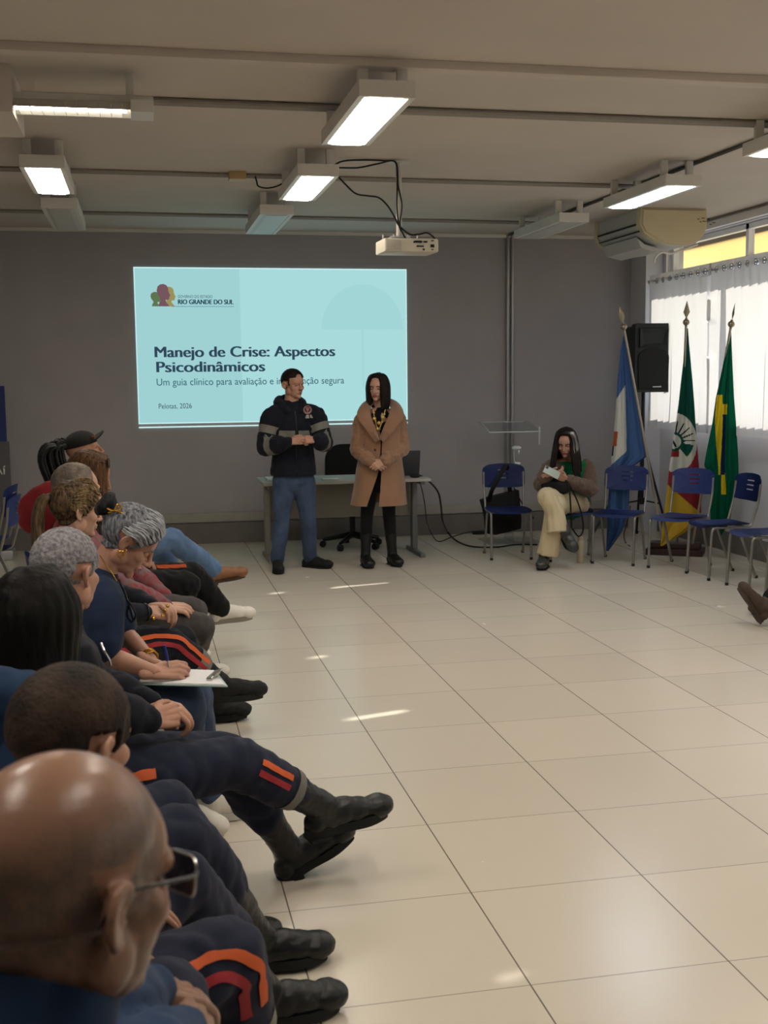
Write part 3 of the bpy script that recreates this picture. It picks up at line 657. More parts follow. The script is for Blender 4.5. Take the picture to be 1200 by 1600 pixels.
for i in range(4): j = (i + 1) % 4; bm.faces.new((A[i], A[j], C2[j], C2[i])); bm.faces.new((C2[i], C2[j], Bv[j], Bv[i]))
bm.faces.new(Bv); bmesh.ops.recalc_face_normals(bm, faces=bm.faces); obj('horn', bm, M_spk, sp, world=True, smooth=False)
bm = BM(); box(bm, (cx + .03, ys_ - .016, szb + .055), (.075, .004, .012), .002); box(bm, (cx + .075, ys_ - .017, szb + .056), (.016, .004, .016), .003); obj('maker_badge', bm, mat('badge', (.75, .75, .75), .3), sp, world=True)
st = thing('speaker_stand', 'black tripod stand holding the loudspeaker behind the flags', 'speaker stand', (cx - .03, ys_ + .16, 0)); hx, hy = cx - .03, ys_ + .16
bm = BM(); cyl(bm, (hx, hy, .35), (hx, hy, szb), .019); obj('pole', bm, M_black, st, world=True)
bm = BM(); cyl(bm, (hx, hy, .88), (hx, hy, .98), .035); cyl(bm, (hx, hy, .36), (hx, hy, .42), .032); obj('collar', bm, M_black, st, world=True)
for a in (195, 75, 315):
    d = V((cos(radians(a)), sin(radians(a)), 0)); fx = V((hx, hy, 0)) + d * (.66 if a == 195 else .30)
    b = BM(); top = V((hx, hy, .93)) + d * .03; bot = fx + V((0, 0, .02)); sweep(b, [(top, .013), (bot, .013)], seg=8, sub=1, cap='flat'); m_ = top.lerp(bot, .62); tube(b, [V((hx, hy, .39)) + d * .03, m_], .008, seg=8); l = obj('leg', b, M_black, st, world=True)
    b = BM(); ell(b, bot, (.022, .022, .02)); obj('rubber_foot', b, M_black, l, world=True)
cable('cable', 'thin black cable dangling under the chair by the pale blue flag', [(985, 790, 10.3), (981, 812, 10.3), (975, 835, 10.3), (978, 848, fl(978, 848).y), (984, 853, fl(984, 853).y)], .005)

# ------------------------------------------------------------------ flags
M_pole = mat('flag_pole', (.62, .58, .52), .35, metal=.4); M_brass = mat('finial_brass', (.55, .50, .42), .3, metal=.7)
fb = thing('flag_stand', 'dark wooden stepped block holding the three flag poles', 'flag base', (4.90, 10.07, 0), radians(-32)); M_wood = mat('dark_wood', (.22, .13, .11), .35, var=.2, vscale=12, stretch=(1, 6, 6))
bm = BM(); box(bm, (0, 0, .03), (.52, .27, .06), .006); obj('plinth', bm, M_wood, fb)
bm = BM(); box(bm, (0, 0, .085), (.46, .21, .05), .006); obj('top_block', bm, M_wood, fb)
def flag(name_label, rows, base, top, tip, Y, mats, design, folds, seed, amp=.03):
    t = thing('flag', name_label, 'flag', onz(base[0], base[1], .11), group='flags in the window corner')
    pb, pt = onz(base[0], base[1], .10), at(top[0], top[1], Y)
    bm = BM(); cyl(bm, pb, pt, .012, .011, seg=12); obj('pole', bm, M_pole, t, world=True)
    d = (pt - pb).normalized(); tp = pt + d * .17
    bm = BM(); ell(bm, pt + d * .02, (.03, .03, .03)); cyl(bm, pt - d * .02, pt + d * .06, .012)
    lat = V((1, 0, 0)) if tip else V((.15, 1, 0)); lat = (lat - d * lat.dot(d)).normalized(); n = d.cross(lat)
    q = [pt + d * .05, pt + d * .11 + lat * .032, pt + d * .215, pt + d * .11 - lat * .032]; e = pt + d * .12
    vv = [bm.verts.new(p) for p in q]; f1, f2 = bm.verts.new(e + n * .007), bm.verts.new(e - n * .007)
    for i in range(4): bm.faces.new((vv[i], vv[(i + 1) % 4], f1)); bm.faces.new((vv[(i + 1) % 4], vv[i], f2))
    obj('finial', bm, M_brass, t, world=True, ang=20)
    nu, nv = 72, 220; bm = BM(); g = []; y0, y1 = rows[0][0], rows[-1][0]; pxs = []
    rnd = random.Random(seed); ph = [rnd.uniform(0, 6) for _ in range(4)]
    for j in range(nv + 1):
        y = y0 + (y1 - y0) * j / nv; k = 0
        while k < len(rows) - 2 and rows[k + 1][0] < y: k += 1
        f = (y - rows[k][0]) / (rows[k + 1][0] - rows[k][0]); xl = rows[k][1] + (rows[k + 1][1] - rows[k][1]) * f; xr = rows[k][2] + (rows[k + 1][2] - rows[k][2]) * f
        row = []; pr = []
        for i in range(nu + 1):
            u = i / nu; x = xl + (xr - xl) * u; w = min(1, (xr - xl) / 25)
            dep = amp * w * (sin(u * 2 * pi * folds + ph[0] + j / nv * 1.3) + .4 * sin(u * 2 * pi * folds * 2.3 + ph[1] - j / nv * 2))
            yy = y + (rows[-1][3](u) if j == nv and len(rows[-1]) > 3 else 0)
            row.append(bm.verts.new(at(x, yy, Y + .02 + dep + .10 * j / nv))); pr.append((x, y))
        g.append(row); pxs.append(pr)
    for j in range(nv):
        for i in range(nu):
            f = bm.faces.new((g[j][i], g[j + 1][i], g[j + 1][i + 1], g[j][i + 1])); f.material_index = design((pxs[j][i][0] + pxs[j + 1][i + 1][0]) / 2, (pxs[j][i][1] + pxs[j + 1][i + 1][1]) / 2)
    bmesh.ops.recalc_face_normals(bm, faces=bm.faces)
    obj('flag_cloth', bm, mats, t, world=True, ang=80)
    return t
fm = {k: cloth_trans('flag_' + k, c, .30) for k, c in dict(blue=(.29, .40, .58), white=(.80, .80, .76), orange=(.66, .36, .22), black=(.10, .11, .16), green=(.10, .30, .25), red=(.58, .20, .22), yellow=(.80, .66, .24), bgreen=(.07, .36, .26), byellow=(.85, .74, .16), navy=(.12, .17, .30)).items()}
def d1(x, y):
    l = 966 + (y - 620) * -.10
    if 600 + (978 - x) * 1.6 < y < 724 + (x - 958) * -.9 and x < 978 + (y - 640) * .02:
        if 674 < y < 697 and l - 2 < x < l + 5: return 2
        if 697 < y < 712 and l - 6 < x < l + 1: return 3
        return 1
    return 0
def d2(x, y):
    cx, cy = 1053, 690; dx, dy = x - cx, y - cy; r = math.hypot(dx, dy); ang = math.degrees(math.atan2(-dy, dx))
    ex = (x - 1056) / 33; ey = (y - 692) / 46
    if ex * ex + ey * ey < 1:
        if r < 11: return 2 if not (abs(dx - dy * .5 + 1) < 1.8 and abs(dy) < 8) else 4
        if r < 15 and y < 712: return 0
        if r < 33 and -5 < ang < 100 and abs(((ang + 5) % 19) - 9) < 4.2 * (1 - (r - 15) / 26): return 4
        if r < 31 and -50 < ang < -10 and r > 13: return 0
        if 8 < dy < 24 and dx < 8 and dx > -14: return 1
        return 2
    if y > 757 + (x - 1043) * .87: return 3
    if y > 735 - (x - 1045) * 1.0 and y > 672: return 1
    return 0
def d3(x, y):
    c = 1126 + (y - 640) * -.015
    if 617 < y < 742:
        h = 9.5 * (1 - abs((y - 655) / 90) ** 1.5) if y < 745 else 0
        h = max(h, 2.5)
        if c - h * .9 < x < c + h * .35: return 1
        if 632 < y < 648 and c < x < c + 10: return 1
        if y > 645 and c + 2 < x < c + 8: return 2
    if 727 < y < 772 and 1127 < x < 1132 + (y - 727) * .06: return 1
    return 0
flag('pale blue and white flag hanging beside the loudspeaker', [(524, 974, 976.5), (546, 969.5, 980), (598, 964.5, 990), (644, 962, 998), (700, 957, 1008), (714, 955.5, 1010), (724, 955, 996), (732, 954.5, 985), (770, 951, 983.5), (800, 949, 982), (831, 948, 972), (861, 947, 951)], (1037, 852), (975, 514), 1, 10.02, [fm['blue'], fm['white'], fm['orange'], fm['black']], d1, 1.6, 3)
flag('green, red and yellow flag with a white oval emblem', [(513, 1072.5, 1075), (540, 1070.5, 1077), (600, 1063.5, 1082.5), (632, 1060, 1085), (680, 1053, 1088), (733, 1045.5, 1092.7), (791, 1039, 1095.6), (815, 1036, 1095.5), (832, 1034, 1070), (853, 1032, 1036)], (1058, 848), (1072, 507), 1, 9.85, [fm['green'], fm['red'], fm['white'], fm['yellow'], fm['black']], d2, 1.3, 5, .022)
flag('green flag with a yellow and dark blue patch in front of the sunlit curtain', [(518, 1140, 1142.5), (545, 1136, 1143.5), (569, 1130, 1144.5), (621, 1118.6, 1147), (661, 1113, 1150), (704, 1104, 1153), (727, 1100, 1154), (740, 1107, 1154), (760, 1110, 1149), (800, 1110, 1143), (814, 1110, 1141), (826, 1117, 1134), (838, 1123, 1126)], (1082, 851), (1142, 510), 0, 9.55, [fm['bgreen'], fm['byellow'], fm['navy']], d3, 1.8, 8, .025)

# ------------------------------------------------------------------ roll-up banner at the far end of the row
yb = 11.5; xbr = at(9, 650, yb).x
bn = thing('roll_up_banner', 'grey roll-up banner with a blue top standing against the back wall', 'banner', (xbr - .42, yb, 0))
zb = at(8, 690, yb).z; zt2 = at(8, 603, yb).z
obj('blue_field', boxb(xbr - .85, xbr, yb, yb + .004, zb, zt2), mat('banner_blue', (.10, .17, .38), .6), bn, world=True)
obj('grey_field', boxb(xbr - .85, xbr + .02, yb + .001, yb + .005, .10, zb), mat('banner_grey', (.33, .33, .34), .6), bn, world=True)
obj('banner_text', text_bm('Aí', .115, at(0, 742, yb).x - .06, at(4, 741, yb).z, yb - .001, .085, .01), mat('banner_white', (.85, .85, .83), .6), bn, world=True, smooth=False)
obj('banner_base', boxb(xbr - .87, xbr + .02, yb - .12, yb + .12, 0, .09, .01), M_alu, bn, world=True)
# ------------------------------------------------------------------ people: modelling helpers
UPZ = V((0, 0, 1))
def remesh(bm, vox, it=3, fac=.5):
    """one continuous closed surface from overlapping closed shapes"""
    me = bpy.data.meshes.new('t'); bm.to_mesh(me); bm.free(); o = bpy.data.objects.new('t', me); COL.objects.link(o)
    m = o.modifiers.new('r', 'REMESH'); m.mode = 'VOXEL'; m.voxel_size = vox; m.adaptivity = 0
    if it:
        s = o.modifiers.new('s', 'SMOOTH'); s.iterations = it; s.factor = fac
    dg = bpy.context.evaluated_depsgraph_get(); out = bpy.data.meshes.new_from_object(o.evaluated_get(dg))
    bpy.data.objects.remove(o); bpy.data.meshes.remove(me)
    b = BM(); b.from_mesh(out); bpy.data.meshes.remove(out)
    return b
def wrinkle(bm, amp=.006, sc=9.0, st=(1, 1, 1), seed=0.0):
    bm.normal_update()
    for v in bm.verts:
        p = V((v.co.x * st[0], v.co.y * st[1], v.co.z * st[2])) * sc + V((seed, seed * 1.7, 0))
        v.co += v.normal * amp * (1.2 * abs(noise.noise(p)) - .35 + .5 * noise.noise(p * 2.3))
def tomesh(name, bm):
    me = bpy.data.meshes.new(name)
    for f in bm.faces: f.smooth = True
    bm.to_mesh(me); bm.free(); return me
def bvh_of(me):
    return BVHTree.FromPolygons([v.co.copy() for v in me.vertices], [tuple(p.vertices) for p in me.polygons])
def ribbon(bvh, pts, outs, w, off=.0025, n=30):
    """a cloth stripe lying on a garment: rays from the limb's axis outwards find the surface"""
    P = catmull([V(p) for p in pts], max(2, n // (len(pts) - 1))); O = catmull([V(o) for o in outs], max(2, n // (len(pts) - 1)))
    bm = BM(); prev = None
    for i, (p, o) in enumerate(zip(P, O)):
        t = (P[min(i + 1, len(P) - 1)] - P[max(i - 1, 0)]).normalized(); o = (o - t * o.dot(t)).normalized(); s = t.cross(o); row = []
        for k in (-.5, -.17, .17, .5):
            h = bvh.ray_cast(p + s * k * w, o, .4)
            c = h[0] if h[0] is not None else p + s * k * w + o * .08
            row.append(bm.verts.new(c + o * off))
        if prev:
            for a in range(3): bm.faces.new((prev[a], prev[a + 1], row[a + 1], row[a]))
        prev = row
    bmesh.ops.solidify(bm, geom=bm.faces[:], thickness=.002)
    return bm
def ribbon2(bvh, P, T, o, c, w, R=.09, off=.003):
    """a stripe beside a path: each cross-row is laid on the nearest cloth surface"""
    bm = BM(); prev = None
    for p, t in zip(P, T):
        s = o.cross(t).normalized(); row = []
        for k in (-.5, -.17, .17, .5):
            h = bvh.find_nearest(p + s * (c + k * w) + o * R); row.append(bm.verts.new(h[0] + h[1] * off))
        if prev:
            for a in range(3): bm.faces.new((prev[a], prev[a + 1], row[a + 1], row[a]))
        prev = row
    bmesh.ops.recalc_face_normals(bm, faces=bm.faces)
    bmesh.ops.solidify(bm, geom=bm.faces[:], thickness=.0015)
    return bm
def band(bvh, p0, p1, off=.004, n=36, m=4, a0=0, a1=360, ref=None, maxd=.3):
    """a strip wrapped round a limb between two points of its axis"""
    t = (p1 - p0).normalized(); a = V(ref) if ref is not None else t.orthogonal(); a = (a - t * a.dot(t)).normalized(); b = t.cross(a); bm = BM(); rows = []
    full = a1 - a0 >= 360
    for j in range(m + 1):
        c = p0.lerp(p1, j / m); row = []
        for k in range(n if full else n + 1):
            an = radians(a0 + (a1 - a0) * k / n); d = a * cos(an) + b * sin(an); h = bvh.ray_cast(c, d, maxd)
            row.append(bm.verts.new((h[0] if h[0] is not None else c + d * .07) + d * off))
        rows.append(row)
    for r0, r1 in zip(rows, rows[1:]):
        for k in range(len(r0) if full else len(r0) - 1):
            q = (k + 1) % len(r0); bm.faces.new((r0[k], r0[q], r1[q], r1[k]))
    bmesh.ops.solidify(bm, geom=bm.faces[:], thickness=-.002)
    return bm
def RotM(yaw, pitch=0, roll=0):     # forward = local +x; pitch > 0 looks down; degrees
    return Matrix.Rotation(radians(yaw), 4, 'Z') @ Matrix.Rotation(radians(pitch), 4, 'Y') @ Matrix.Rotation(radians(roll), 4, 'X')

def head_bm(vox=.004, neck=None, female=False, fat=1.0, ears=True, bald=False):
    """a head, forward +x, origin between the ears; neck: point (local) the neck runs down to"""
    b = BM(); f = fat
    ell(b, (-.012, 0, .036), (.100, .077, .087), u=32, v=22)
    ell(b, (.038, 0, .030), (.056, .064, .064), u=24, v=16)
    ell(b, (.042, 0, -.028), (.050, .058 * f, .066), u=24, v=16)
    ell(b, (.034, 0, -.064), (.052, (.047 if female else .053) * f, .046), u=24, v=16)
    ell(b, (.078, 0, -.094), (.017, .020, .017))
    for s in (-1, 1):
        ell(b, (.056, s * .041, -.020), (.026, .022, .024)); ell(b, (.004, s * .050 * f, -.055), (.030, .018, .032))
        ell(b, (.099, s * .0125, -.032), (.010, .0075, .0075))
    if not female: tube(b, [V((.080, -.040, .016)), V((.093, -.016, .022)), V((.093, .016, .022)), V((.080, .040, .016))], .0105, cap='round')
    sweep(b, [(V((.094, 0, .014)), .008), (V((.104, 0, -.008)), .0085), (V((.114, 0, -.029)), .0105)], seg=10)
    ell(b, (.0915, 0, -.0555), (.0105, .022, .0052)); ell(b, (.0900, 0, -.0655), (.0105, .019, .0062)); ell(b, (.085, 0, -.059), (.012, .028, .016))
    if ears:
        for s in (-1, 1):
            o = lambda x, y, z: V((x * .84 - .008, s * (y - .001), z * .84 - .006))
            rim = [o(.010, .074, .004), o(.009, .083, .022), o(-.004, .089, .033), o(-.020, .094, .026), o(-.027, .096, .006), o(-.022, .092, -.014), o(-.010, .085, -.028), o(-.001, .078, -.033), o(.004, .074, -.024)]
            sweep(b, [(p, .0052) for p in rim], seg=8, sub=4)
            ell(b, o(-.009, .080, .002), (.016, .0045, .025), M=Matrix.Rotation(s * radians(-16), 3, 'Z'))
            tube(b, [o(.000, .084, .020), o(-.012, .089, .014), o(-.016, .090, -.004), o(-.006, .085, -.016)], .0038, cap='round')
            ell(b, o(.004, .080, -.008), (.005, .004, .008)); ell(b, o(-.003, .081, -.028), (.009, .006, .010))
    nk = V(neck) if neck is not None else V((-.035, 0, -.17)); r = .050 if female else .058
    sweep(b, [(V((-.015, 0, -.02)), r * .98, r * 1.05, (0, 1, 0)), (V((-.012, 0, -.085)), r * .97, r, (0, 1, 0)), (nk, r * 1.08, r * 1.08, (0, 1, 0))], seg=24)
    b = remesh(b, vox, 4 if vox > .0035 else 6)
    for v in b.verts:                                   # eye sockets, mouth line, temples, ear hollow
        x, y, z = v.co
        if x > .05:
            for s in (-1, 1):
                d = ((y - s * .031) / .017) ** 2 + ((z - .002) / .0125) ** 2; v.co.x -= .013 * math.exp(-d)
                d = ((y - s * .018) / .007) ** 2 + ((z + .038) / .004) ** 2; v.co.x -= .0 * math.exp(-d)
            if x > .07: v.co.x -= .006 * math.exp(-((z + .0605) / .0022) ** 2 - (y / .021) ** 2)
        if .02 < x < .075: v.co.y -= (1 if y > 0 else -1) * .005 * math.exp(-((z - .03) / .022) ** 2 - ((x - .05) / .02) ** 2)
    return b
SKIN = {}
def skin(name, c, var=.08):
    if name not in SKIN:
        m = mat('skin_' + name, c, .48, spec=.35, var=var, vscale=14, bump=.05, bscale=180); SKIN[name] = m
        p = m.node_tree.nodes['Principled BSDF']; p.inputs['Subsurface Weight'].default_value = .06; p.inputs['Subsurface Radius'].default_value = (.012, .004, .002)
    return SKIN[name]
M_lip = {}
def skin_stubble(name, c, c2, rough=.40):
    """skin with close-cropped hair where the mesh attribute 'stubble' says so"""
    m = skin(name, c); nt = m.node_tree; L = nt.links.new; p = nt.nodes['Principled BSDF']; p.inputs['Roughness'].default_value = rough
    at_ = nt.nodes.new('ShaderNodeAttribute'); at_.attribute_name = 'stubble'; tc = nt.nodes.new('ShaderNodeTexCoord'); n = nt.nodes.new('ShaderNodeTexNoise'); n.inputs['Scale'].default_value = 260; n.inputs['Detail'].default_value = 3
    L(tc.outputs['Object'], n.inputs['Vector']); n2 = nt.nodes.new('ShaderNodeTexNoise'); n2.inputs['Scale'].default_value = 35; L(tc.outputs['Object'], n2.inputs['Vector'])
    mu = nt.nodes.new('ShaderNodeMath'); mu.operation = 'MULTIPLY'; L(n.outputs['Fac'], mu.inputs[0]); L(n2.outputs['Fac'], mu.inputs[1])
    m2 = nt.nodes.new('ShaderNodeMath'); m2.operation = 'MULTIPLY'; m2.inputs[1].default_value = 3.2; m2.use_clamp = True; L(mu.outputs[0], m2.inputs[0])
    m3 = nt.nodes.new('ShaderNodeMath'); m3.operation = 'MULTIPLY'; m3.use_clamp = True; L(m2.outputs[0], m3.inputs[0]); L(at_.outputs['Fac'], m3.inputs[1])
    old = p.inputs['Base Color'].links[0].from_socket; mx = nt.nodes.new('ShaderNodeMix'); mx.data_type = 'RGBA'; L(m3.outputs[0], mx.inputs['Factor']); L(old, mx.inputs['A']); mx.inputs['B'].default_value = (*srgb(c2), 1); L(mx.outputs['Result'], p.inputs['Base Color'])
    return m
def set_stubble(o, M, fn):
    me = o.data; a = me.attributes.new('stubble', 'FLOAT', 'POINT'); R_ = M.inverted(); off = o.parent.location
    for i, v in enumerate(me.vertices): a.data[i].value = fn(R_ @ (v.co + off))
def hand_bm(curl=(30, 40, 25), spread=4, thumb=0.0, left=False, vox=.0032, sc=1.0):
    """wrist at the origin, fingers +x, palm towards -z, thumb on +y (right hand)"""
    b = BM(); ks = [(.088, .027, .000), (.092, .009, .003), (.087, -.010, .002), (.078, -.027, -.002)]
    for k, (x, y, z) in enumerate(ks):
        sweep(b, [(V((-.01, y * .45, 0)), .018, .015, (0, 1, 0)), (V((x * .5, y * .85, 0)), .0135, .0125, (0, 1, 0)), (V((x, y, z)), .0115, .0105, (0, 1, 0))], seg=10)
    ell(b, (.045, .0, -.004), (.045, .034, .012))
    for k, ((x, y, z), L) in enumerate(zip(ks, ((.043, .026, .021), (.047, .030, .022), (.044, .028, .022), (.034, .021, .019)))):
        p = V((x, y, z)); pts = [(p, .0100)]; a = 0
        sp = radians(spread * (1.5 - k))
        for j, l in enumerate(L):
            a += radians(curl[j] + (k - 1.5) * 3); p = p + V((cos(a) * cos(sp), cos(a) * sin(sp), -sin(a))) * l; pts.append((p, (.0088, .0080, .0070)[j]))
        sweep(b, pts, seg=10, sub=4)
    t = thumb
    sweep(b, [(V((.012, .016, -.006)), .0155), (V((.042, .042, -.016 - .012 * t)), .0125), (V((.070, .052 - .012 * t, -.024 - .02 * t)), .0100), (V((.094, .054 - .024 * t, -.028 - .03 * t)), .0085)], seg=10)
    sweep(b, [(V((-.045, 0, 0)), .026, .020, (0, 1, 0)), (V((.01, 0, 0)), .028, .018, (0, 1, 0))], seg=12, sub=1)
    b = remesh(b, vox, 2)
    for v in b.verts:
        if left: v.co.y = -v.co.y
        v.co *= sc
    if left: bmesh.ops.reverse_faces(b, faces=b.faces)
    return b
def frame(o, xdir, zdir):
    x = V(xdir).normalized(); z = V(zdir); z = (z - x * z.dot(x)).normalized(); y = z.cross(x)
    return Matrix(((x.x, y.x, z.x, o[0]), (x.y, y.y, z.y, o[1]), (x.z, y.z, z.z, o[2]), (0, 0, 0, 1)))
def shoe_bm(kind='shoe', L=.28, vox=.006, shin=None):
    """sole on z = 0, ankle over the origin at z .085, toe along +x, shaft towards shin; returns upper and sole"""
    b = BM(); d = (shin or V((0, 0, 1))).normalized(); an = V((0, 0, .085)); w = V((0, 1, 0))
    ell(b, (-.038, 0, .042), (.040, .037, .042)); ell(b, (.015, 0, .060), (.060, .040, .056)); ell(b, (.06, 0, .056), (.075, .043, .050)); ell(b, (.105, 0, .047), (.07, .045, .046)); ell(b, (L - .115, 0, .041), (.064, .048, .041))
    ell(b, an, (.048, .043, .048))
    if kind == 'boot': sweep(b, [(an, .045, .050, w), (an + d * .08, .046, .050, w), (an + d * .17, .055, .058, w), (an + d * .25, .062, .066, w)], seg=20)
    elif kind == 'tall': sweep(b, [(an, .045, .050, w), (an + d * .08, .046, .050, w), (an + d * .2, .056, .060, w), (an + d * .33, .064, .070, w)], seg=20)
    elif kind == 'slim': sweep(b, [(an, .040, .044, w), (an + d * .08, .040, .044, w), (an + d * .16, .046, .049, w), (an + d * .22, .049, .052, w)], seg=20)
    elif kind == 'ankle': sweep(b, [(an, .044, .048, w), (an + d * .055, .046, .049, w)], seg=20)
    b = remesh(b, vox, 4)
    for v in b.verts: v.co.z = max(v.co.z, .006)
    s = BM(); n = 40; out = []
    for k in range(n):
        a = 2 * pi * k / n; cx = L / 2 - .078; x = cx + (L / 2) * cos(a); f = (x + .078) / L; hw = .037 + .012 * math.exp(-((f - .72) / .22) ** 2) - .004 * math.exp(-((f - .38) / .15) ** 2)
        y = hw * (1 if sin(a) > 0 else -1) * abs(sin(a)) ** .6; out.append((x, y))
    prism(s, out, {'sneaker': .028, 'boot': .030, 'tall': .028}.get(kind, .020), Matrix())
    if kind in ('boot', 'ankle', 'tall', 'slim'): box(s, (-.035, 0, -.006), (.075, .07, .014), .004)
    return b, s
def shoes(root, ank, toe, up, kind, m, msole, L=.28, name='shoe', lab=None, laces=None, knee=None):
    M = frame(ank, toe, up) @ Matrix.Translation((0, 0, -.085)) @ Matrix.Diagonal((1, 1.12, 1.0, 1))
    sh = (M.inverted().to_3x3() @ (V(knee) - V(ank))) if knee is not None else None
    u, s = shoe_bm(kind, L, shin=sh)
    for q in (u, s): q.transform(M)
    if kind in ('boot', 'tall'): wrinkle(u, .003, 24, (1, 1, 1.6))
    o = obj(name, u, m, root, world=True, ang=60, label=lab); obj('sole', s, msole, o, world=True)
    if laces:
        b = BM()
        for k in range(5):
            x = .040 + k * .019; z = .106 - k * .008
            tube(b, [M @ V((x, -.026, z - .014)), M @ V((x + .006, 0, z)), M @ V((x + .012, .026, z - .014))], .0035, seg=6)
        obj('laces', b, laces, o, world=True)
    return o

def body_mesh(J, M, skinm, female=False, k=1.0, vox=.012, hvox=.004, hands=('r', 'l'), fat=1.0, hs=1.0, fine_hands=.0034):
    """torso, arms, legs, neck and head, hands: one mesh. J holds joints; M the head matrix"""
    b = BM(); hl = (J['hil'] - J['hir']).normalized(); sl = (J['shl'] - J['shr']).normalized()
    sweep(b, [(J['pel'], .150 * k, .100 * k, hl), (J['pel'].lerp(J['neck'], .30), .128 * k, .092 * k, hl), (J['pel'].lerp(J['neck'], .65) , .150 * k, .102 * k, sl), (J['pel'].lerp(J['neck'], .88), .135 * k, .078, sl), (J['neck'], .060, .058, sl)], seg=24)
    for s in 'lr':
        sweep(b, [(J['neck'].lerp(J['sh' + s], .3), .05), (J['sh' + s], .052 * k), (J['sh' + s].lerp(J['el' + s], .5), .044 * k), (J['el' + s], .037 * k)], seg=14)
        sweep(b, [(J['el' + s], .037 * k), (J['el' + s].lerp(J['wr' + s], .35), .037 * k), (J['wr' + s], .0255)], seg=14)
        sweep(b, [(J['hi' + s], .082 * k), (J['hi' + s].lerp(J['kn' + s], .5), .070 * k), (J['kn' + s], .050)], seg=16)
        sweep(b, [(J['kn' + s], .050), (J['kn' + s].lerp(J['an' + s], .35), .052), (J['an' + s], .036)], seg=16)
        sweep(b, [(J['an' + s], .032), (J['an' + s] + J['toe' + s].normalized() * .11 - J['up' + s].normalized() * .055, .022)], seg=12, sub=1)
    b = remesh(b, vox, 3)
    nl = M.inverted() @ J['neck']
    h = head_bm(hvox, nl, female, fat); h.transform(M)
    hm = BM()
    me = bpy.data.meshes.new('t'); h.to_mesh(me); h.free(); b.from_mesh(me); bpy.data.meshes.remove(me)
    for s in hands:
        if 'H' + s not in J: continue
        p = J['H' + s]; q = hand_bm(left=(s == 'l'), curl=p.get('curl', (30, 40, 25)), thumb=p.get('thumb', 0), spread=p.get('spread', 4), sc=p.get('sc', hs), vox=fine_hands)
        q.transform(frame(J['wr' + s], p['dir'], p['back'])); me = bpy.data.meshes.new('t'); q.to_mesh(me); q.free(); b.from_mesh(me); bpy.data.meshes.remove(me)
    return b
def top_bm(J, k=1.0, sleeve='long', inf=.016, vox=.010, wr=.009, hem=.10, seed=0, cuff=.038, belly=0.0, flat=False):
    b = BM(); hl = (J['hil'] - J['hir']).normalized(); sl = (J['shl'] - J['shr']).normalized(); ax = (J['neck'] - J['pel']).normalized(); fw = hl.cross(ax).normalized() * -1
    if fw.dot(J['knl'] + J['knr'] - J['hil'] - J['hir']) < 0: fw = -fw
    L = lambda t: J['pel'].lerp(J['neck'], t)
    sweep(b, [(J['pel'] - ax * hem, .170 * k + inf, .118 * k + inf, hl), (L(.10) + fw * belly * .5, .165 * k + inf, .122 * k + inf + belly, hl), (L(.38) + fw * belly * .5, .150 * k + inf, .112 * k + inf + belly, hl), (L(.66), .165 * k + inf, .112 * k + inf, sl), (L(.88), .150 * k + inf, .088 * k + inf, sl), (L(1.0), .070 + inf * .6, .066 + inf * .6, sl)], seg=28)
    for s in 'lr':
        sh, el, w = J['sh' + s], J['el' + s], J['wr' + s]
        a = J['neck'].lerp(sh, .35) - ax * .03
        if sleeve == 'long':
            sweep(b, [(a, .062 + inf), (sh, .060 * k + inf), (sh.lerp(el, .5), .052 * k + inf), (el, .047 * k + inf)], seg=18)
            sweep(b, [(el, .047 * k + inf), (el.lerp(w, .5), .043 * k + inf), (w - (w - el).normalized() * .012, cuff)], seg=18)
        else: sweep(b, [(a, .062 + inf), (sh, .062 * k + inf), (sh.lerp(el, sleeve), .060 * k + inf)], seg=18)
    b = remesh(b, vox, 3)
    wrinkle(b, wr, 12, (1, 1, .8), seed)
    if flat:
        for v in b.verts: v.co.z = max(v.co.z, J['pel'].z - hem)
    return b
def trousers_bm(J, k=1.0, inf=.014, vox=.010, wr=.010, seed=0, hemr=.055, to=.96, kner=None, rise=.08):
    b = BM(); hl = (J['hil'] - J['hir']).normalized(); ax = (J['neck'] - J['pel']).normalized()
    sweep(b, [(J['pel'] - ax * .07, .150 * k + inf, .110 * k + inf, hl), (J['pel'] + ax * rise, .150 * k + inf, .108 * k + inf, hl)], seg=24, sub=1)
    for s in 'lr':
        hi, kn, an = J['hi' + s], J['kn' + s], J['an' + s]; kr = kner or .060 + inf
        sweep(b, [(hi, .092 * k + inf), (hi.lerp(kn, .5), .080 * k + inf), (kn, kr)], seg=20)
        sweep(b, [(kn, kr), (kn.lerp(an, .4), (kr + hemr) / 2 + .004), (kn.lerp(an, to), hemr)], seg=20)
    b = remesh(b, vox, 3); wrinkle(b, wr, 12, (1, 1, .8), seed)
    return b
def collar_bm(J, r=.075, h=.05, th=.012, M=None, open_=0):
    """a standing collar round the neck"""
    b = BM(); sl = (J['shl'] - J['shr']).normalized(); ax = (J['head'] - J['neck']).normalized(); c = J['neck'] + ax * .0; f = sl.cross(ax).normalized(); rows = []
    n = 40
    for j in range(5):
        z = -.02 + (h + .02) * j / 4; row = []
        for k in range(n + 1):
            a = radians(open_ + (360 - 2 * open_) * k / n); rr = r * (1.0 - .06 * j / 4); row.append(b.verts.new(c + ax * (z + .02 * -cos(a) * j / 4) - f * 0 + (f * cos(a) * .95 + sl * sin(a)) * rr))
        rows.append(row)
    for p, q in zip(rows, rows[1:]):
        for k in range(n): b.faces.new((p[k], p[k + 1], q[k + 1], q[k]))
    bmesh.ops.remove_doubles(b, verts=b.verts[:], dist=.0005)
    bmesh.ops.solidify(b, geom=b.faces[:], thickness=th)
    return b
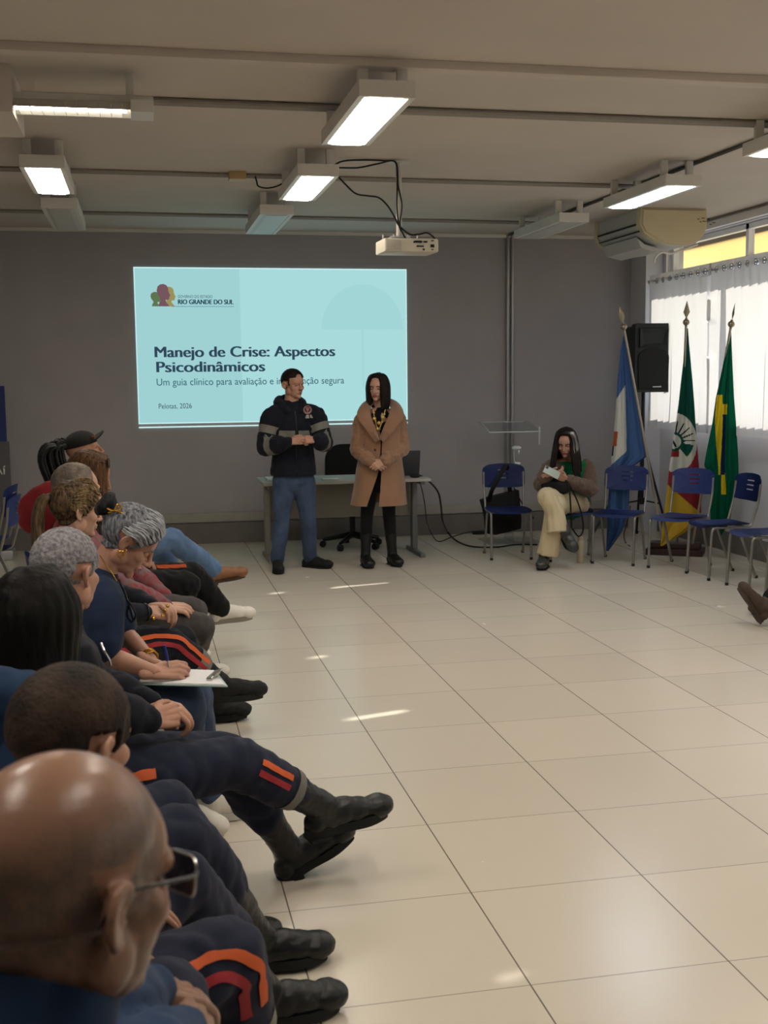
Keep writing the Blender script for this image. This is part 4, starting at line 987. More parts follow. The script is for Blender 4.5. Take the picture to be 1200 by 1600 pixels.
def scalp(hbm_args, M, fn, m, root, name='hair', rough=.002, sc=120, seed=0, vox=.004, ang=80):
    """hair that hugs the skull: fn(local co) -> thickness in metres, 0 where skin shows"""
    h = head_bm(vox, **hbm_args); h.normal_update(); keep = fn
    T = {v: fn(v.co) for v in h.verts}
    kill = [f for f in h.faces if all(T[v] <= 0 for v in f.verts)]
    for v in h.verts:
        t = T[v]; v.co += v.normal * (t + (rough * noise.noise(v.co * sc + V((seed, 0, 0))) if t > .001 else -.0006))
    bmesh.ops.delete(h, geom=kill, context='FACES')
    h.transform(M)
    return obj(name, h, m, root, world=True, ang=ang)
def locks(paths, r, seed=0, n=5, jit=.006, seg=5, taper=.5):
    """many thin strands following guide paths"""
    rnd = random.Random(seed); b = BM()
    for P in paths:
        for _ in range(n):
            o = [V((rnd.uniform(-jit, jit), rnd.uniform(-jit, jit), rnd.uniform(-jit, jit))) for _ in P]; k = rnd.uniform(.7, 1.2)
            sweep(b, [(p + o[i] * (.4 if i == 0 else 1), r * k * (1 if i < len(P) - 1 else taper)) for i, p in enumerate(P)], seg=seg, sub=5, cap='flat')
    return b
def hair_volume(paths, r, vox=.006, extra=None, it=2, groove=.0025, gs=(60, 60, 6), seed=0):
    b = BM()
    for P in paths: sweep(b, [(p, r if not hasattr(r, '__len__') else r[min(i, len(r) - 1)]) for i, p in enumerate(P)], seg=10, sub=4)
    if extra: extra(b)
    b = remesh(b, vox, it); b.normal_update()
    for v in b.verts: v.co += v.normal * groove * noise.noise(V((v.co.x * gs[0], v.co.y * gs[1], v.co.z * gs[2])) + V((seed, 0, 0)))
    return b
def face_parts(root, M, brow, iris=(.12, .09, .07), closed=False, lips=None, browr=.0032, skinm=None):
    for s in (-1, 1):
        b = BM(); ell(b, M @ V((.0735, s * .031, .001)), .0112, u=14, v=10); 
        if closed: obj('eyelid', b, skinm, root, world=True)
        else:
            o = obj('eye', b, mat('eye_white', (.62, .58, .55), .3), root, world=True)
            b = BM(); ell(b, M @ V((.0792, s * .031, .001)), (.0066, .0066, .0066), u=12, v=8); obj('iris', b, mat('iris', iris, .15), o, world=True)
            b = BM(); sweep(b, [(M @ V((.077, s * .018, .004)), .0026), (M @ V((.0845, s * .031, .0075)), .0045), (M @ V((.075, s * .044, .004)), .0026)], seg=8); obj('eyelid', b, skinm, root, world=True)
        b = BM(); sweep(b, [(M @ V((.092, s * .014, .0185)), browr), (M @ V((.090, s * .030, .024)), browr), (M @ V((.076, s * .047, .018)), browr * .6)], seg=8); obj('eyebrow', b, brow, root, world=True)
    if lips:
        b = BM(); sweep(b, [(M @ V((.089, -.023, -.060)), .002), (M @ V((.0995, -.008, -.0555)), .0042), (M @ V((.1000, .0, -.0565)), .0036), (M @ V((.0995, .008, -.0555)), .0042), (M @ V((.089, .023, -.060)), .002)], seg=8)
        sweep(b, [(M @ V((.089, -.021, -.0615)), .002), (M @ V((.0975, 0, -.0665)), .0050), (M @ V((.089, .021, -.0615)), .002)], seg=8); obj('lips', b, lips, root, world=True)
def glasses(root, M, rimc, temple=None, lens=None, dx=0.0, name='glasses', w=.026, h=.019, thin=.0014):
    b = BM(); x = .108 + dx; rim = []
    for s in (-1, 1):
        pts = [M @ V((x - .010 * (abs(y) / .06) ** 2, y, z)) for y, z in [(s * .033 + p[0], p[1] + .001) for p in rrect(w * 2, h * 2, .011, 4)]]
        tube(b, pts + [pts[0]], thin, seg=6, sub=1)
    tube(b, [M @ V((x, -.008, .006)), M @ V((x + .003, 0, .009)), M @ V((x, .008, .006))], thin, seg=6)
    g = obj(name, b, rimc, root, world=True)
    for s in (-1, 1):
        b = BM(); tube(b, [M @ V((x - .010, s * .060, .008)), M @ V((x - .035, s * .076, .010)), M @ V((.0, s * .084, .014)), M @ V((-.020, s * .086, .008)), M @ V((-.035, s * .084, -.012))], .0022, seg=8); obj('temple', b, temple or rimc, g, world=True)
        b = BM(); pts = [M @ V((x - .010 * (abs(y) / .06) ** 2, y, z)) for y, z in [(s * .033 + p[0], p[1] + .001) for p in rrect(w * 2 - .001, h * 2 - .001, .011, 4)]]; b.faces.new([b.verts.new(p) for p in pts]); obj('lens', b, lens or M_glass, g, world=True)
    return g
def seat(hip, yaw, neck=None, head=None, sw=.185, hw=.09, th=.43, sh=.43, splay=0):
    """joints of a seated figure facing yaw (degrees from +x)"""
    f = V((cos(radians(yaw)), sin(radians(yaw)), 0)); l = V((-f.y, f.x, 0)); hip = V(hip); J = dict(pel=hip, f=f, l=l)
    J['neck'] = V(neck) if neck is not None else hip + UPZ * .49 - f * .04; J['head'] = V(head) if head is not None else J['neck'] + UPZ * .13 + f * .03
    for s, g in (('l', 1), ('r', -1)):
        J['sh' + s] = J['neck'] + l * g * sw - UPZ * .055; J['hi' + s] = hip + l * g * hw - UPZ * .01; J['kn' + s] = J['hi' + s] + f * th + l * g * splay + UPZ * .03; J['an' + s] = J['kn' + s] + f * .06 - UPZ * (J['kn' + s].z - .09); J['toe' + s] = f; J['up' + s] = UPZ.copy()
        J['el' + s] = J['sh' + s] + l * g * .05 - UPZ * .24 + f * .06; J['wr' + s] = J['kn' + s] - f * .18 + UPZ * .12 - l * g * .05
        J['H' + s] = dict(dir=f * .8 - l * g * .5 - UPZ * .3, back=UPZ + f * .2)
    return J
def person(label, J, group=None):
    return thing('person', label, 'person', (J['pel'].x, J['pel'].y, 0), 0, group)
def fabric(name, c, bump=.12, rough=.85, var=.07, bs=350, sheen=.05): return mat('fabric_' + name, c, rough, spec=.2, var=var, vscale=5, bump=bump, bscale=bs, sheen=sheen)
def hairm(name, c, c2=None, rough=.5, spec=.10): return mat('hair_' + name, c, rough, spec=spec, var=.25, vscale=6, stretch=(18, 18, 2.5), bump=.25, bscale=8, col2=c2)
# ------------------------------------------------------------------ people: materials
F_navy = fabric('navy_uniform', (.115, .135, .205)); F_dark = fabric('dark_navy', (.075, .085, .125)); F_blue = fabric('blue_jacket', (.125, .205, .315))
F_tee = fabric('navy_tee', (.10, .155, .25)); F_red = fabric('red_shirt', (.55, .14, .17)); F_black = fabric('black', (.055, .055, .06)); F_grey = fabric('grey_trousers', (.27, .255, .25))
F_jean = fabric('jeans', (.23, .29, .385), bump=.2, var=.3); F_jeanl = fabric('light_jeans', (.33, .43, .56), bump=.2, var=.18); F_camel = fabric('camel_wool', (.56, .425, .33), bump=.3, bs=160, sheen=.3); F_brown = fabric('brown_wool', (.37, .29, .24), bump=.35, bs=150, sheen=.2)
F_cream = fabric('cream', (.76, .70, .57), var=.05); F_green = fabric('green_top', (.05, .36, .22)); F_orange = mat('orange_stripe', (.80, .36, .17), .7); F_dred = mat('red_stripe', (.60, .14, .17), .7); F_reflect = mat('reflective_tape', (.60, .59, .55), .4, spec=.5, var=.06)
M_leather = mat('black_leather', (.06, .063, .066), .42, spec=.4, bump=.35, bscale=35, var=.1); M_soleb = mat('black_sole', (.045, .045, .047), .75); M_brownl = mat('brown_leather', (.50, .33, .21), .5, bump=.2, bscale=60, var=.12); M_solebr = mat('brown_sole', (.22, .16, .12), .7)
M_wshoe = mat('white_shoe', (.82, .80, .76), .55, bump=.1, bscale=90); M_wsole = mat('white_sole', (.72, .71, .68), .6); M_gold = mat('gold', (.80, .60, .25), .25, metal=.9); M_silver = mat('silver', (.75, .75, .74), .25, metal=.9)
M_lens = glass_mat('dark_lens', (.12, .12, .13), .12); M_clear = glass_mat('clear_lens', (.97, .97, .97), .07)
H_black = hairm('black', (.055, .043, .038), (.03, .024, .022)); H_dkbr = hairm('dark_brown', (.15, .11, .09), (.075, .055, .045)); H_brown = hairm('brown', (.40, .29, .19), (.20, .13, .09)); H_blond = hairm('streaked', (.42, .34, .25), (.15, .12, .09)); H_grey = hairm('grey', (.54, .55, .57), (.22, .23, .26)); H_short = mat('hair_short_grey', (.60, .59, .60), .75, spec=.15, var=.3, vscale=90, bump=.5, bscale=220, col2=(.40, .39, .41))
S_dark = skin_stubble('brown', (.535, .40, .325), (.33, .30, .28), .30); S_light = skin('light', (.68, .51, .43)); S_pale = skin('pale', (.73, .57, .49)); S_mid = skin('tan', (.62, .45, .36))
ROWG = 'people seated in the row along the wall side'
def lerpj(J, a, b, t): return J[a].lerp(J[b], t)
def stripes(root, cloth, J, side, t0, t1, w=.02, gap=.032, out=None, thigh=True, bend=None):
    """orange and red stripes down the outside of a trouser leg; bend: carry on over the knee down to that part of the shin"""
    bv = bv_obj(cloth, root); hi, kn, an = J['hi' + side], J['kn' + side], J['an' + side]
    a, b = (hi, kn) if thigh else (kn, an); o = V(out) if out is not None else -J['l']
    if bend: p = [hi.lerp(kn, t0 + (.86 - t0) * k / 4) for k in range(5)] + [kn.lerp(an, .12 + (bend - .12) * k / 3) for k in range(4)]
    else: p = [a.lerp(b, t0 + (t1 - t0) * k / 4) for k in range(5)]
    P = catmull(p, 6); n = len(P); o.normalize()
    T = [(P[min(i + 3, n - 1)] - P[max(i - 3, 0)]).normalized() for i in range(n)]
    for m, k in ((F_orange, 1), (F_dred, -1)):
        obj('orange_stripe' if k > 0 else 'red_stripe', ribbon2(bv, P, T, o, k * gap / 2, w), m, cloth, world=True)
    return bv
def bv_obj(cloth, root):
    return BVHTree.FromPolygons([v.co + root.location for v in cloth.data.vertices], [tuple(p.vertices) for p in cloth.data.polygons])
def make(label, J, M, skn, female=False, top=None, topk={}, trs=None, trk={}, k=1.0, hands=('r', 'l'), hvox=.004, vox=.012, fat=1.0, hs=1.0, fh=.0034, group=ROWG):
    r = person(label, J, group)
    obj('body', body_mesh(J, M, skn, female, k, vox, hvox, hands, fat, hs, fh), skn, r, world=True, ang=None)
    c = {}
    if top is not None: c['top'] = obj(topk.pop('name', 'jacket'), top_bm(J, k=k, **topk), top, r, world=True, ang=None)
    if trs is not None: c['trs'] = obj('trousers', trousers_bm(J, k=k, **trk), trs, r, world=True, ang=None)
    return r, c
def zfix(p, z): p = p.copy(); p.z = z; return p

# ------------------------------------------------------------------ bald man nearest the camera
hy = 42; l = V((-sin(radians(hy)), cos(radians(hy)), 0)); f = V((cos(radians(hy)), sin(radians(hy)), 0))
H = at(196, 1423, 1.13) + l * .090
M = Matrix.Translation(H) @ RotM(hy, 10, -3) @ Matrix.Scale(1.16, 4)
J = seat((-.20, 1.12, .52), 60, neck=H - UPZ * .150 - f * .06, head=H, sw=.20)
J['ell'] = at(120, 1590, 1.50); J['wrl'] = at(243, 1545, 1.68); J['elr'] = at(150, 1700, 1.36); J['wrr'] = at(292, 1612, 1.58)
J['knl'] = at(258, 1562, 1.90); J['anl'] = zfix(J['knl'] + V((.12, .12, 0)), .09); J['knr'] = zfix(J['hir'] + J['f'] * .42, .56); J['anr'] = zfix(J['knr'] + V((.06, .05, 0)), .09)
J['Hl'] = dict(dir=at(300, 1552, 1.74) - J['wrl'], back=V((.1, -.25, 1)), curl=(22, 35, 25), thumb=.2); J['Hr'] = dict(dir=at(332, 1574, 1.72) - J['wrr'], back=V((.5, -.4, .8)), curl=(25, 35, 20), thumb=.4)
r, c = make('bald man in a blue jacket and thin glasses, nearest the camera', J, M, S_dark, top=F_blue, topk=dict(inf=.014, cuff=.040, wr=.010, vox=.008), trs=F_navy, trk=dict(seed=3), hvox=.0032, fat=1.05, fh=.0028)
obj('collar', collar_bm(J, .088, .065), F_blue, r, world=True)
def fn(p):
    if p.x > .07 or p.z < -.075: return 0
    zc = p.z - .30 * p.x; t = (1 / (1 + math.exp((zc - .080) / .014))) * (1 / (1 + math.exp((-.035 - zc) / .010))) * (1 / (1 + math.exp((p.x - .058) / .005)))
    if abs(p.y) > .074 and -.05 < p.x < .015 and p.z < .035: t *= .1
    beard = .55 * (p.x > .005) * (1 / (1 + math.exp((p.z + .045) / .008)))
    return max(t, beard)
set_stubble(r.children[0], M, fn)
glasses(r, M, M_silver, mat('temple_dark', (.10, .08, .07), .35), M_lens, dx=.004)

# ------------------------------------------------------------------ man with thinning dark hair
hy = 50; l = V((-sin(radians(hy)), cos(radians(hy)), 0)); f = V((cos(radians(hy)), sin(radians(hy)), 0))
H = at(170, 1172, 1.93) + l * .080
M = Matrix.Translation(H) @ RotM(hy, 8, 0) @ Matrix.Scale(1.06, 4)
J = seat((-.23, 2.10, .54), 22, neck=H - UPZ * .165 - f * .05, head=H, sw=.20)
J['knr'] = at(358, 1490, 2.22); J['anr'] = zfix(at(385, 1640, 2.42), .09); J['knl'] = at(278, 1378, 2.48); J['anl'] = onz(412, 1552, .095); J['toel'] = V((.96, .22, -.02)); J['toer'] = V((.95, .1, -.02))
J['elr'] = at(60, 1400, 1.95); J['wrr'] = at(110, 1490, 2.02); J['ell'] = at(60, 1300, 2.25); J['wrl'] = at(150, 1400, 2.3)
for s in 'lr': J['H' + s] = dict(dir=V((.9, .1, -.25)), back=V((0, -.1, 1)), curl=(15, 20, 15))
r, c = make('man with thinning dark brown hair, red and orange stripes on his navy trousers', J, M, S_light, top=F_navy, topk=dict(inf=.016, seed=5), trs=F_navy, trk=dict(seed=7, inf=.016, hemr=.078, to=.50), hvox=.0036)
T = c['trs']; stripes(r, T, J, 'r', .10, 1.0, w=.021, gap=.042, out=V((.32, -.82, .38)), bend=.33)
bv = bv_obj(T, r); obj('reflective_band', band(bv, lerpj(J, 'knr', 'anr', .34), lerpj(J, 'knr', 'anr', .47)), F_reflect, T, world=True)
for s in 'rl': shoes(r, J['an' + s], J['toe' + s], V((0, 0, 1)), 'tall', M_leather, M_soleb, .29, 'boot', knee=J['kn' + s])
def fn(p):
    if p.z < -.035 + .3 * max(0, p.x) + (.02 if abs(p.y) > .05 else 0) or p.x > .062 - .1 * max(0, p.z - .06): return 0
    if abs(p.y) > .06 and -.045 < p.x < .02 and p.z < .03: return 0
    return .009 * min(1, (p.z + .04) / .05)
scalp(dict(neck=(-.05, 0, -.16)), M, fn, mat('hair_thin_brown', (.25, .195, .16), .6, spec=.12, var=.05, vscale=16, bump=.4, bscale=160, col2=(.115, .092, .08)), r, 'hair', .0014, 140)

# ------------------------------------------------------------------ woman with long straight black hair
hy = 52; l = V((-sin(radians(hy)), cos(radians(hy)), 0)); f = V((cos(radians(hy)), sin(radians(hy)), 0))
H = at(56, 972, 2.95)
M = Matrix.Translation(H) @ RotM(hy, 4, 0)
J = seat((-.33, 2.75, .52), 42, neck=H - UPZ * .155 - f * .045, head=H, sw=.175)
J['knr'] = at(282, 1302, 2.90); J['anr'] = onz(405, 1468, .10); J['toer'] = V((.97, .15, -.02)); J['knl'] = at(262, 1262, 3.1); J['anl'] = zfix(J['knl'] + V((.15, .1, 0)), .09)
r, c = make('woman with long straight black hair in a blue hooded jacket', J, M, S_light, female=True, top=F_blue, topk=dict(inf=.02, seed=11), trs=F_navy, trk=dict(seed=13, inf=.018, hemr=.075, to=.5), k=.95)
for s in 'rl': shoes(r, J['an' + s], J['toe' + s], V((0, 0, 1)), 'tall', M_leather, M_soleb, .28, 'boot', knee=J['kn' + s])
pa = []
for s in (-1, 1):
    for k in range(9):
        a = radians(50 + 130 * k / 8); ca, sa = cos(a), s * sin(a)
        pa.append([M @ V((.05 - .10 * k / 8, s * .006, .128)), M @ V((ca * .075 - .008, sa * .062, .098)), M @ V((ca * .106 - .012, sa * .092, .03)), M @ V((ca * .108 - .022, sa * .096, -.06)), M @ V((ca * .10 - .035, sa * .10, -.16)), M @ V((ca * .09 - .05, sa * .10, -.27))])
obj('hair', hair_volume(pa, (.016, .020, .024, .024, .024, .018), .006, lambda b: ell(b, M @ V((-.022, 0, .042)), (.100, .084, .092)), it=3, seed=2), H_black, r, world=True, ang=None)
b = BM(); n = J['neck']; fl = J['f']; ll = J['l']
for k in range(9):
    a = radians(-110 + 220 * k / 8)
sweep(b, [(n + fl * .09 - ll * .12 - UPZ * .04, .035), (n - ll * .135 + UPZ * .01 - fl * .02, .05), (n - fl * .14 - ll * .08 + UPZ * .03, .065), (n - fl * .17 + ll * .05 + UPZ * .045, .07), (n - fl * .05 + ll * .15 + UPZ * .02, .05), (n + fl * .09 + ll * .12 - UPZ * .04, .035)], seg=16, sub=6)
sweep(b, [(n - fl * .15 - UPZ * .01, .12, .07, ll), (n - fl * .19 - UPZ * .20, .075, .045, ll)], seg=16, sub=1)
b = remesh(b, .010, 3); wrinkle(b, .008, 12, seed=4); obj('hood', b, F_blue, r, world=True, ang=None)

# ------------------------------------------------------------------ grey-haired man with crossed boots
hy = 54; l = V((-sin(radians(hy)), cos(radians(hy)), 0)); f = V((cos(radians(hy)), sin(radians(hy)), 0))
H = at(138, 897, 3.45) + l * .080
M = Matrix.Translation(H) @ RotM(hy, 6, 0) @ Matrix.Scale(1.05, 4)
J = seat((-.25, 3.42, .53), 15, neck=H - UPZ * .17 - f * .05, head=H, sw=.20)
J['knr'] = at(368, 1190, 3.52); J['anr'] = at(508, 1262, 3.66); J['knl'] = at(352, 1182, 3.70); J['anl'] = at(452, 1330, 3.78)
J['toer'] = at(600, 1248, 3.72) - at(505, 1275, 3.66); J['upr'] = V((-.45, -.15, .9)); J['toel'] = at(566, 1296, 3.84) - at(466, 1362, 3.78); J['upl'] = V((-.6, -.1, .8))
J['elr'] = at(150, 1110, 3.34); J['wrr'] = at(240, 1124, 3.42); J['ell'] = at(150, 1070, 3.75); J['wrl'] = at(238, 1100, 3.52)
J['Hr'] = dict(dir=at(276, 1116, 3.47) - J['wrr'], back=V((.1, -.9, .45)), curl=(50, 60, 40), thumb=.2); J['Hl'] = dict(dir=at(276, 1108, 3.50) - J['wrl'], back=V((.3, -.2, .9)), curl=(40, 60, 40), thumb=.3)
r, c = make('man with short grey hair resting his boots crossed on the floor', J, M, S_light, top=F_dark, topk=dict(inf=.02, seed=21, cuff=.042), trs=F_navy, trk=dict(seed=23, inf=.022, hemr=.066, to=.62, wr=.010), hvox=.0036, fat=1.08)
T = c['trs']; stripes(r, T, J, 'r', .28, .46, w=.022, gap=.036, out=V((.1, -.95, .2))); stripes(r, T, J, 'r', .22, .56, w=.020, gap=.034, out=V((.1, -.85, .45)), thigh=False)
bv = bv_obj(T, r); obj('reflective_band', band(bv, lerpj(J, 'knr', 'anr', .54), lerpj(J, 'knr', 'anr', .63)), F_reflect, T, world=True)
for s in 'rl': shoes(r, J['an' + s], J['toe' + s], J['up' + s], 'boot', M_leather, M_soleb, .30, 'boot', knee=J['kn' + s])
obj('collar', collar_bm(J, .080, .05), F_dark, r, world=True)
def fn(p):
    if p.z < -.03 + .55 * max(0, p.x + .02) or p.x > .070 - .05 * max(0, p.z): return 0
    if abs(p.y) > .058 and -.05 < p.x < .02 and p.z < .034: return 0
    return .006 * min(1, (p.z + .035) / .05)
scalp(dict(neck=(-.05, 0, -.16)), M, fn, H_short, r, 'hair', .0028, 130)
b = BM(); tube(b, [at(158, 1005, 3.30), at(163, 1018, 3.28), at(170, 1030, 3.28), at(173, 1040, 3.28)], .004, seg=8); obj('zip_pull', b, M_silver, r, world=True)

# ------------------------------------------------------------------ woman writing on a clipboard
hy = 6; l = V((-sin(radians(hy)), cos(radians(hy)), 0)); f = V((cos(radians(hy)), sin(radians(hy)), 0))
H = at(203, 848, 4.10) + l * .072
M = Matrix.Translation(H) @ RotM(hy, 40, 4)
nk = at(152, 905, 4.18)
J = seat((-.28, 4.18, .53), 12, neck=nk, head=H, sw=.165)
J['shr'] = at(160, 945, 4.04); J['shl'] = at(158, 925, 4.34); J['elr'] = at(158, 1022, 3.98); J['wrr'] = at(243, 1050, 3.96); J['ell'] = at(190, 985, 4.34); J['wrl'] = at(236, 1032, 4.16)
J['knr'] = at(292, 1098, 4.05); J['knl'] = at(300, 1075, 4.25); J['anr'] = onz(288, 1262, .09); J['anl'] = zfix(J['knl'] + V((.06, .1, 0)), .09); J['toer'] = V((.72, -.62, 0)); J['toel'] = V((.9, .2, 0))
J['Hr'] = dict(dir=at(276, 1046, 3.98) - J['wrr'], back=V((-.1, -.75, .65)), curl=(38, 52, 30), thumb=.7, sc=.95); J['Hl'] = dict(dir=at(290, 1052, 4.2) - J['wrl'], back=UPZ, curl=(25, 30, 20), sc=.95)
r, c = make('woman with a grey bun in a navy T-shirt, writing on a clipboard', J, M, S_light, female=True, top=F_tee, topk=dict(name='t_shirt', sleeve=.82, inf=.018, seed=31, wr=.005), trs=F_jean, trk=dict(seed=33, inf=.012, hemr=.05), k=.95, hvox=.0034, fh=.003)
face_parts(r, M, H_grey, lips=mat('lips_red', (.50, .16, .18), .4), skinm=S_light, closed=True)
for s in 'rl': shoes(r, J['an' + s], J['toe' + s], UPZ, 'sneaker', M_wshoe, M_wsole, .25, 'sneaker', laces=mat('grey_laces', (.55, .53, .5), .7))
def cap_all(t, lim=.0, back=-.062):      # a full head of hair: the hairline runs over the forehead and in front of the ears
    def fn(p):
        if p.x > .074 - .25 * max(0, p.z - .06) - (.0 if p.z > .055 else (.055 - p.z) * .62) or p.z < back + (.9 * max(0, p.x + .045)): return 0
        if abs(p.y) > .066 and -.05 < p.x < .022 and p.z < .034: return 0
        return t
    return fn
scalp(dict(neck=(-.05, 0, -.16), female=True), M, cap_all(.009), H_grey, r, 'hair', .0025, 90)
pa = []
for s in (-1, 1):
    for k in range(10):
        a = radians(8 + 112 * k / 9); fr = V((.078 * cos(a * .62) + (.008 if k < 4 else 0), s * (.012 + .066 * sin(min(a, pi / 2))), .098 - .105 * (k / 9) ** 1.3))
        m_ = V((-.025, s * .078 * sin(min(a, pi / 2) * .9), .105 - .10 * (k / 9))); pa.append([M @ fr, M @ ((fr + m_) / 2 * 1.10 + V((0, 0, .012 - .01 * k / 9))), M @ m_, M @ V((-.095, s * .030 * k / 9, .045 - .02 * k / 9))])
h_ = [c_ for c_ in r.children if c_.name.startswith('hair')][0]
obj('hair_strands', locks([[q + (q - H).normalized() * (.000 if i in (0, 3) else .010) for i, q in enumerate(p)] for n_, p in enumerate(pa) if n_ % 10 < 8], .0024, 4, 16, .009), mat('hair_silver', (.62, .63, .65), .4, var=.3, vscale=50), h_, world=True)
b = BM(); c0 = V((-.128, 0, .055))
for k in range(4): tube(b, [M @ (c0 + V((-.022 * sin(.8 * k), 0, 0)) + V((.010 * k - .015, (.034 - .004 * k) * cos(t_ * .6), (.036 - .004 * k) * sin(t_ * .6)))) for t_ in range(11)], .015, seg=8)
ell(b, M @ c0, .035); b = remesh(b, .005, 2); obj('hair_bun', b, hairm('bun', (.20, .20, .21), (.07, .07, .075)), r, world=True, ang=None)
b = BM(); q = V((-.100, -.040, .060)); 
tube(b, [M @ (q + V(p)) for p in ((-.02, -.004, -.02), (-.01, -.012, .0), (-.014, -.014, .022), (-.002, -.013, .026), (.002, -.013, .01), (-.012, -.012, -.004), (-.032, -.004, -.010))], .0036, seg=8); tube(b, [M @ (q + V(p)) for p in ((.0, -.012, .004), (.016, -.014, .010), (.034, -.012, .022))], .003, seg=8)
obj('hair_clip', b, M_gold, r, world=True)
b = BM(); e = M @ V((-.006, -.088, -.038)); tube(b, [e + V((.011 * cos(k * .7), 0, .011 * sin(k * .7) - .006)) for k in range(10)], .0035, seg=8); ell(b, M @ V((.002, -.084, -.022)), .005); obj('earring', b, M_gold, r, world=True)
b = BM(); c1 = J['wrl'].lerp(J['ell'], .08); d = (J['wrl'] - J['ell']).normalized()
for o in (-.008, 0, .009):
    a = d.orthogonal().normalized(); q = d.cross(a); tube(b, [c1 + d * o + (a * cos(k * pi / 8) + q * sin(k * pi / 8)) * (.032 + .002 * (k % 2)) for k in range(17)], .0032, seg=6, sub=1)
obj('bracelet', b, M_gold, r, world=True)
b = BM(); p = [at(156, 868, 4.10), at(165, 882, 4.06), at(175, 896, 4.05), at(182, 908, 4.06)]; tube(b, p, .0022, seg=6); obj('necklace', b, M_gold, r, world=True)
b = BM()
for p in ([(186, 905), (191, 918), (196, 928)], [(196, 930), (201, 945), (205, 958), (208, 968)], [(200, 938), (208, 950), (212, 962), (206, 972), (199, 962), (200, 946)], [(192, 918), (198, 934)]): tube(b, [at(x, y, 4.02) for x, y in p], .004, seg=6)
obj('hanging_glasses', b, mat('dark_frame', (.07, .07, .08), .25), r, world=True)
# clipboard, papers, pen
cb = thing('clipboard', 'clipboard with white papers on the lap of the writing woman', 'clipboard', onz(290, 1062, .655))
zc = .652; A_, B_, C_, D_ = onz(214, 1070, zc), onz(356, 1074, zc), onz(338, 1050, zc), onz(232, 1046, zc)
def quad(p, th, off=0, s=1.0):
    b = BM(); c = sum(p, V()) / 4; lo = [b.verts.new(c + (q - c) * s + UPZ * off) for q in p]; hi = [b.verts.new(c + (q - c) * s + UPZ * (off + th)) for q in p]; b.faces.new(lo[::-1]); b.faces.new(hi)
    for i in range(4): b.faces.new((lo[i], lo[(i + 1) % 4], hi[(i + 1) % 4], hi[i]))
    bmesh.ops.recalc_face_normals(b, faces=b.faces); return b
obj('board', quad([A_, B_, C_, D_], .004), mat('clip_board', (.62, .72, .70), .3), cb, world=True, smooth=False)
for k in range(3): obj('paper', quad([A_, B_, C_, D_], .0012, .0042 + k * .0016, .95 - .01 * k), mat('paper_white', (.86, .86, .87), .7), cb, world=True, smooth=False)
b = BM(); u = (B_ - A_).normalized(); w = (D_ - A_).normalized(); c1 = (B_ + C_) / 2 - u * .03 + UPZ * .014
box(b, c1, (.02, .11, .012), .003, M=Matrix.Rotation(math.atan2(u.y, u.x), 4, 'Z')); sweep(b, [(c1 + UPZ * .006, .03, .003, w), (c1 + u * .03 + UPZ * .022, .022, .003, w)], seg=8, sub=1, cap='flat'); obj('clip', b, M_silver, cb, world=True)
b = BM(); tube(b, [at(257, 1008, 3.97), at(262, 1032, 3.97)], .0048, seg=10); pn = thing('pen', 'blue pen held by the writing woman', 'pen', at(262, 1032, 3.97)); obj('barrel', b, mat('pen_blue', (.14, .20, .50), .3), pn, world=True)
b = BM(); cyl(b, at(262, 1032, 3.97), at(265, 1046, 3.97), .0045, .003); obj('grip', b, mat('pen_clear', (.70, .66, .60), .3), pn, world=True)

# ------------------------------------------------------------------ woman with a ponytail, hands folded
hy = 24; l = V((-sin(radians(hy)), cos(radians(hy)), 0)); f = V((cos(radians(hy)), sin(radians(hy)), 0))
H = at(126, 800, 5.05) + l * .055
M = Matrix.Translation(H) @ RotM(hy, 8, 0)
J = seat((-.32, 5.0, .53), 30, neck=H - UPZ * .16 - f * .05, head=H, sw=.175)
J['elr'] = at(160, 965, 4.95); J['wrr'] = at(232, 956, 5.03); J['ell'] = at(180, 930, 5.35); J['wrl'] = at(240, 946, 5.15)
J['knr'] = at(264, 1006, 5.12); J['anr'] = at(345, 1068, 5.30); J['toer'] = at(400, 1076, 5.34) - at(345, 1082, 5.30); J['upr'] = V((.25, .1, .95)); J['knl'] = at(282, 1000, 5.35); J['anl'] = onz(322, 1100, .095); J['toel'] = V((.95, .1, 0))
J['Hr'] = dict(dir=at(268, 958, 5.08) - J['wrr'], back=V((.2, -.6, .8)), curl=(25, 30, 20), thumb=.2, sc=1.02); J['Hl'] = dict(dir=at(270, 946, 5.05) - J['wrl'], back=V((.3, -.3, .9)), curl=(35, 45, 30), thumb=.3, sc=1.0)
r, c = make('woman with a streaked ponytail, hands folded on orange-striped trousers', J, M, S_pale, female=True, top=F_dark, topk=dict(inf=.016, seed=41, cuff=.036), trs=F_dark, trk=dict(seed=43, inf=.016, hemr=.056, to=.72), k=.95)
T = c['trs']; stripes(r, T, J, 'r', .30, 1.0, w=.022, gap=.038, out=V((.12, -.85, .5)), bend=.70)
bv = bv_obj(T, r); obj('reflective_band', band(bv, lerpj(J, 'knr', 'anr', .40), lerpj(J, 'knr', 'anr', .60)), F_reflect, T, world=True)
for s in 'rl': shoes(r, J['an' + s], J['toe' + s], J['up' + s], 'boot', mat('black_suede', (.06, .06, .062), .8, bump=.2, bscale=80), M_soleb, .28, 'boot', knee=J['kn' + s])
b = BM()
for s in 'r':
    d = (J['wr' + s] - J['el' + s]).normalized(); a = d.orthogonal().normalized(); q = d.cross(a); c1 = J['wr' + s] - d * .012
    tube(b, [c1 + (a * cos(k * pi / 8) + q * sin(k * pi / 8)) * .034 for k in range(17)], .006, seg=8, sub=1)
obj('wrist_band', b, M_black, r, world=True)
b = BM()
for p in ((262, 947), (258, 954), (254, 962), (240, 966)): ell(b, at(p[0], p[1], 5.0), .008)
